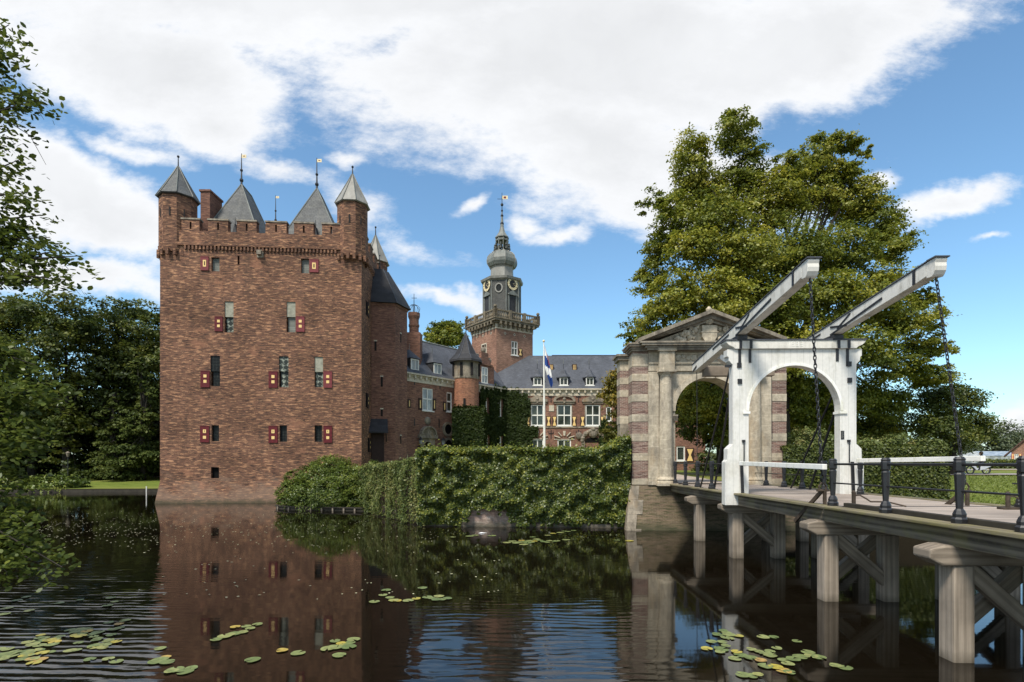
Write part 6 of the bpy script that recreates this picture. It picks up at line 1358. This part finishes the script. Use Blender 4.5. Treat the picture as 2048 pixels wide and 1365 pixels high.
B5 = [(435, 533), (500, 525), (455, 560), (435, 603), (370, 628), (330, 577), (365, 582), (320, 560), (300, 572), (350, 568), (220, 610), (180, 595), (200, 603), (280, 647), (130, 622), (160, 625), (170, 655), (200, 652), (110, 657), (130, 680), (160, 682), (30, 640), (20, 660), (60, 650), (40, 668), (10, 680), (240, 590), (480, 555), (390, 622)]
B6 = [(1545, 403), (1532, 423), (1560, 433), (1590, 445), (1497, 450), (1632, 445), (1690, 394), (1710, 432), (1755, 428), (1770, 440), (1745, 441), (1665, 437), (1790, 436), (1575, 444), (1730, 436)]
C_ = [(1330, 610), (1380, 612), (1430, 605), (1450, 600), (1490, 592), (1530, 605), (1560, 600), (1600, 600), (1660, 550), (1690, 545), (1420, 620), (1470, 580), (1550, 570), (1580, 560), (1650, 595), (1925, 597), (1990, 600), (1040, 580), (1130, 575), (1160, 570), (1410, 598), (1475, 602), (1510, 598), (1545, 608), (1620, 556), (1360, 603), (1440, 612), (1400, 607), (1465, 608), (1590, 603), (1640, 548), (1250, 572)]
B5 += [(x + rr_.uniform(-45, 45), y + rr_.uniform(-12, 12)) for x, y in B5 if y > 560] + [(rr_.uniform(0, 480), rr_.uniform(430, 700)) for _ in range(26)]
groups = [([(1380 + x / 6.02, 1200 + y / 6.02) for x, y in A_], .108, 'yellow green lily pad in the scattered raft beside the bridge piles', 'lily pads by the bridge piles'),
          ([(x / 2, 980 + y / 2) for x, y in B1], .12, 'lily pad in the tight rosette on the brown keep reflection', 'lily pads in a rosette'), ([(x / 2, 980 + y / 2) for x, y in B2], .12, 'lily pad in the slanting string on the keep reflection', 'lily pads in a slanting string'),
          ([(x / 2, 980 + y / 2) for x, y in B3], .115, 'lone round lily pad floating near the tight rosette on the brown reflection', 'lone lily pads'), ([(x / 2, 980 + y / 2) for x, y in B4], .12, 'yellowing lily pad at the near corner of the keep reflection', 'lily pads at the reflection corner'),
          ([(x / 2, 980 + y / 2) for x, y in B5], .1, 'lily pad among the bright ripples beneath the overhanging branches', 'lily pads among the left ripples'), ([(x / 2, 980 + y / 2) for x, y in B6], .12, 'lily pad in the small row in the middle of the moat', 'lily pads in the middle of the moat'),
          ([(520 + x / 2.695, 860 + y / 2.695) for x, y in C_], .17, 'small far lily pad floating in front of the ivy covered quay', 'lily pads in front of the quay')]
for pts, r, lab, grp in groups:
    for x, y in pts:
        Y = EYE * F / (y - HY); o = bpy.data.objects.new('lily_pad', rr_.choice(pm)); COL.objects.link(o); k = r * rr_.uniform(.75, 1.15) * (.8 if Y > 15 and Y < 20 else 1)
        o.location = (gx(x, Y), Y, rr_.uniform(0, .006)); o.rotation_euler = (0, 0, rr_.uniform(0, 6.28)); o.scale = (k, k, 1); tag(o, lab, 'lily pad', grp)
# tiny pale specks scattered on the water
n = 1500; px = rng.uniform(40, 1000, n); py = np.where(rng.random(n) < .7, rng.normal(1058, 18, n), rng.uniform(1015, 1200, n)); py = np.where(px < 315, rng.normal(1052, 22, n), py); ok = (py > 1012) & (py < 1230) & ~((px > 560) & (py < 1040)) & ~((px > 740) & (py < 1064)) & ((rng.random(n) < .45) | (px < 315)); px, py = px[ok], py[ok]
Y = EYE * F / (py - HY); X = (px - CX) / F * Y
tag(leaves('pale_specks', np.stack([X, Y, np.full(len(X), .012)], 1), np.tile([0, 0, 1.0], (len(X), 1)), .075, M['speck'], None, np.full(len(X), .5), .7, .03, loc=(-10, 25, .01)), 'tiny pale specks scattered over the dark water', 'floating leaves', kind='stuff')
b = MB(); x_, y_ = gx(965, 24.6), 24.6; b.mesh([(x_ - .2, y_, .01), (x_, y_ - .07, .02), (x_ + .22, y_ + .02, .015), (x_ + .05, y_ + .1, .02), (x_ - .05, y_, .05)], [(0, 1, 4), (1, 2, 4), (2, 3, 4), (3, 0, 4), (0, 3, 2, 1)]); tag(b.build('drifting_paper', M['fl_white'], loc=(x_, y_, 0)), 'scrap of white paper floating below the bare brick patch', 'litter')

# ------------------------------------------------------------------ flagpole, spiky plant, park things
def build_flag():
    Y = 54.0; x = gx(1088.5, Y); zt = gz(685, Y); t = thing('flagpole', (x, Y, 2.1), 'tall white flagpole with a limp red white and blue flag above the ivy', 'flagpole')
    b = MB(); b.tube([(x + .03, Y, 1.9), (x, Y, 8), (x - .05, Y, zt)], [.14, .11, .05], 10); b.build('pole', M['frame'], t)
    b = MB(); b.ball((x - .05, Y, zt + .12), .13, 10); b.build('finial', M['gold'], t)
    nu, nv = 26, 8; Lx = np.interp; vs = []      # limp folds: down the fly (i) and across the gathered cloth (j)
    for i in range(nu):
        a = i / (nu - 1); l = Lx(a, [0, .55, 1], [.02, .08, .62]); r = Lx(a, [0, .2, .6, .93, 1], [.06, .34, .62, .86, .72])
        for j in range(nv): c = j / (nv - 1); vs.append((x + l + (r - l) * c, Y - .08 + (.05 + .16 * a) * math.sin(c * 8 + a * 3), zt - .35 - 4.1 * a - .15 * c * math.sin(a * 7)))
    b = MB()
    for i in range(nu - 1):
        for j in range(nv - 1):
            k = i * nv + j; q = i / nu - .12 * j / nv; b.face([vs[k], vs[k + nv], vs[k + nv + 1], vs[k + 1]], 0 if (j == nv - 2 and .05 < q < .34) else (1 if q < .2 else 2 if q < .46 else 1 if q < .66 else 2))
    b.build('flag', [M['fl_red'], M['fl_white'], M['fl_blue']], t, smooth=True)
build_flag()
def build_yucca():
    Y = 36.5; x = gx(825, Y); t = thing('spiky_plant', (x, Y, 2.6), 'pale spiky yucca plant poking up above the vine by the arched door', 'plant')
    b = MB(); rr = random.Random(9)
    for k in range(46):
        a = rr.uniform(0, 6.28); l = rr.uniform(.7, 1.25); e = rr.uniform(.5, 1.45); d = Vector((math.cos(a) * math.cos(e), math.sin(a) * math.cos(e), math.sin(e))); p = Vector((x + rr.uniform(-.45, .45), Y, 2.55)); q = p + d * l; m = p + d * l * .5 + Vector((0, 0, .05)); sd = d.cross(Vector((0, 0, 1))).normalized() * .035
        b.face([p - sd, p + sd, m + sd * .9, m - sd * .9]); b.face([m - sd * .9, m + sd * .9, q])
    b.build('leaf_blades', M['yucca'], t)
build_yucca()
def build_lamp():
    Y = 64; x = gx(136, Y); t = thing('park_lamp', (x, Y, 1.0), 'dark slender park lamp post standing in the woodland shade', 'street lamp'); b = MB(); b.tube([(x, Y, .8), (x, Y, 3.7)], [.06, .04], 8); b.build('post', M['iron'], t)
    b = MB(); b.lathe((x, Y, 3.7), [(.1, 0), (.22, .45), (.24, .47), (.05, .65)], 8); b.build('lamp_head', M['under'], t)
    Y = 66; x = gx(220, Y); b = MB(); b.tube([(x, Y, .9), (x + .05, Y, 1.9)], [.16, .12], 8); tag(b.build('marker_post', M['tile'], loc=(x, Y, 1)), 'short reddish brown stump at the edge of the far lawn', 'post')
    Y = 50; x = gx(293, Y); b = MB(); b.tube([(x, Y, -.3), (x, Y, .9)], [.05, .045], 8); tag(b.build('water_post', M['frame'], loc=(x, Y, 0)), 'thin pale post standing in the water left of the keep', 'post')
build_lamp()
def build_farm():
    Y = 88; x0 = gx(2008, Y); t = thing('farmhouse', (x0 + 8, Y, 2.1), 'low brick farmhouse with steep red roof beyond the field and road', 'farmhouse')
    ca, sa = math.cos(R(43)), math.sin(R(43)); f = Fac((x0 + 1.2, Y), (x0 + 1.2 + 15 * ca, Y - 15 * sa)); zE, zR = gz(903, Y), gz(903, Y) + 8.4
    h1 = f.rect(2029, 908, 2037, 921); b = MB(f.T); wall_holes(b, 0, 15, 1.5, zE, [h1], .2); b.face([(0, 0, zE), (15, 0, zE), (7.5, 0, zR)]); b.face([(0, 10, 1.5), (0, 0, 1.5), (0, 0, zE), (0, 10, zE)]); b.build('wall', M['tower_brick'], t)
    b = MB(f.T)
    for sg in (-1, 1):
        e = 7.5 + sg * 8.4; zz = zE - .95; b.mesh([(7.5, -.35, zR), (e, -.35, zz), (e, 10, zz), (7.5, 10, zR), (7.5, -.35, zR + .25), (e, -.35, zz + .25), (e, 10, zz + .25), (7.5, 10, zR + .25)], [(0, 1, 2, 3), (4, 7, 6, 5), (0, 4, 5, 1), (1, 5, 6, 2), (2, 6, 7, 3)])
    b.build('roof', M['tile'], t)
    window(f, h1, t, 2, 2, .1); shutter(f, f.rect(2023, 908, 2028, 921), t, 'hourglass', 'redp'); shutter(f, f.rect(2038, 908, 2043, 921), t, 'hourglass', 'redp')
    Y = 135; x0, x1 = gx(1966, Y), gx(2022, Y); t = thing('greenhouse', ((x0 + x1) / 2, Y, 2), 'long low pale greenhouse in the field in front of the tree line', 'greenhouse')
    b = MB(); z0, z1, z2 = 2.0, gz(912, Y), gz(904, Y); b.box(x0, x1 + 12, Y, Y + 8, z0, z1); b.build('glass_wall', M['glass_pale'], t); b = MB(); b.face([(x0, Y - .1, z1), (x1 + 12, Y - .1, z1), (x1 + 12, Y + 4, z2 + .2), (x0 + 1.5, Y + 4, z2 + .2)]); b.face([(x1 + 12, Y + 8, z1), (x0, Y + 8, z1), (x0 + 1.5, Y + 4, z2 + .2), (x1 + 12, Y + 4, z2 + .2)]); b.face([(x0, Y + 8, z1), (x0, Y, z1), (x0 + 1.5, Y + 4, z2 + .2)]); b.build('glass_roof', M['glass_pale'], t)
    t = thing('field_hedge', (gx(2010, 80), 80, 2), 'low dark hedge along the field in front of the farmhouse', 'hedge'); n = 5000
    leaves('foliage', np.stack([rng.uniform(gx(1962, 80), gx(2140, 80), n), rng.uniform(79.5, 80.6, n), rng.uniform(2.0, 3.3, n) + rng.normal(0, .1, n)], 1), np.tile([0, -.8, .5], (n, 1)), .35, M['lf_dark'], t, rng.normal(.5, .2, n))
build_farm()
def build_scooter():
    Y = 46.2; x = gx(1957, Y); g = 2.14; t = thing('motor_scooter', (x, Y, g), 'silver and dark motor scooter riding left along the grey road', 'motor scooter')
    for i, dx in enumerate((-.72, .66)):
        b = MB(); k = 18; R_ = .34 if i else .33
        for q in range(k): a0, a1 = 2 * math.pi * q / k, 2 * math.pi * (q + 1) / k; b.beam((x + dx + R_ * math.cos(a0), Y, g + R_ + R_ * math.sin(a0)), (x + dx + R_ * math.cos(a1), Y, g + R_ + R_ * math.sin(a1)), .09, .08)
        w = b.build('wheel', M['iron'], t); b = MB()
        for q in range(6): a = math.pi * q / 3; b.tube([(x + dx, Y, g + R_), (x + dx + (R_ - .04) * math.cos(a), Y, g + R_ + (R_ - .04) * math.sin(a))], .015, 5)
        b.ball((x + dx, Y, g + R_), .07, 8); b.build('rim', M['silver'], w)
    b = MB(); pr = [(-.62, .62), (-.5, .55), (-.28, .32), (.1, .3), (.5, .42), (.95, .62), (1.0, .74), (.7, .8), (.15, .82), (.08, .5), (-.22, .5), (-.42, .98), (-.52, 1.02)]
    b.T = lambda X, Yy, Z: (x + X, Y + Yy, g + Z); b.extr(pr, -.13, .13); b.build('fairing', M['silver'], t, bevel=.03)
    b = MB(); b.tube([(x - .72, Y, g + .34), (x - .45, Y, g + 1.0), (x - .42, Y, g + 1.12)], .035, 7); b.tube([(x - .42, Y - .32, g + 1.1), (x - .45, Y, g + 1.12), (x - .42, Y + .32, g + 1.1)], .022, 6); b.build('handlebar', M['iron'], t)
    b = MB(); b.box(x + .1, x + .8, Y - .14, Y + .14, g + .82, g + .9); b.build('seat', M['cloth'], t, bevel=.03); b = MB(); b.ball((x - .56, Y, g + .92), .09, 8); b.build('headlight', M['glass_pale'], t); b = MB(); b.box(x + .98, x + 1.04, Y - .06, Y + .06, g + .68, g + .76); b.build('tail_light', M['redp'], t)
    # rider
    p = thing('person', (x + .35, Y, g + .9), 'person in a dark jacket and brown helmet riding the silver scooter', 'person')
    me = bpy.data.meshes.new('body'); ox, oz = x + .35, g + .9
    J = [(0, 0, .05, .17), (-.02, 0, .3, .17), (-.08, 0, .52, .19), (-.1, 0, .64, .08), (-.12, 0, .74, .1), (-.12, 0, .86, .11)]
    V = [(a, c, d) for a, c, d, _ in J]; Rr = [q[3] for q in J]; E = [(i, i + 1) for i in range(5)]
    for sg in (-1, 1):
        k = len(V); V += [(-.08, sg * .2, .56), (-.28, sg * .26, .34), (-.62, sg * .27, .24), (-.74, sg * .29, .22)]; Rr += [.08, .06, .045, .04]; E += [(2, k), (k, k + 1), (k + 1, k + 2), (k + 2, k + 3)]
        k = len(V); V += [(-.1, sg * .12, .04), (-.42, sg * .16, -.04), (-.4, sg * .16, -.5), (-.52, sg * .16, -.54)]; Rr += [.11, .085, .06, .05]; E += [(0, k), (k, k + 1), (k + 1, k + 2), (k + 2, k + 3)]
    me.from_pydata(V, E, []); o = link('body', me, p); md = o.modifiers.new('skin', 'SKIN')
    for i, q in enumerate(me.skin_vertices[0].data if len(me.skin_vertices) else []): q.radius = (Rr[i], Rr[i])
    if not len(me.skin_vertices):
        bmm = __import__('bmesh').new(); bmm.from_mesh(me); lay = bmm.verts.layers.skin.verify(); bmm.verts.ensure_lookup_table()
        for i, v in enumerate(bmm.verts): v[lay].radius = (Rr[i], Rr[i]); v[lay].use_root = i == 0
        bmm.to_mesh(me); bmm.free()
    sb = o.modifiers.new('sub', 'SUBSURF'); sb.levels = 1; sb.render_levels = 1; me.materials.append(M['cloth'])
    b = MB(); b.ball((ox - .12, Y, oz + .88), .15, 12, sz=1.05); b.build('helmet', M['rusty'], p, smooth=True); b = MB(); b.ball((ox - .2, Y, oz + .82), .085, 8, sz=1.2); b.build('face', M['skin'], p, smooth=True)
build_scooter()
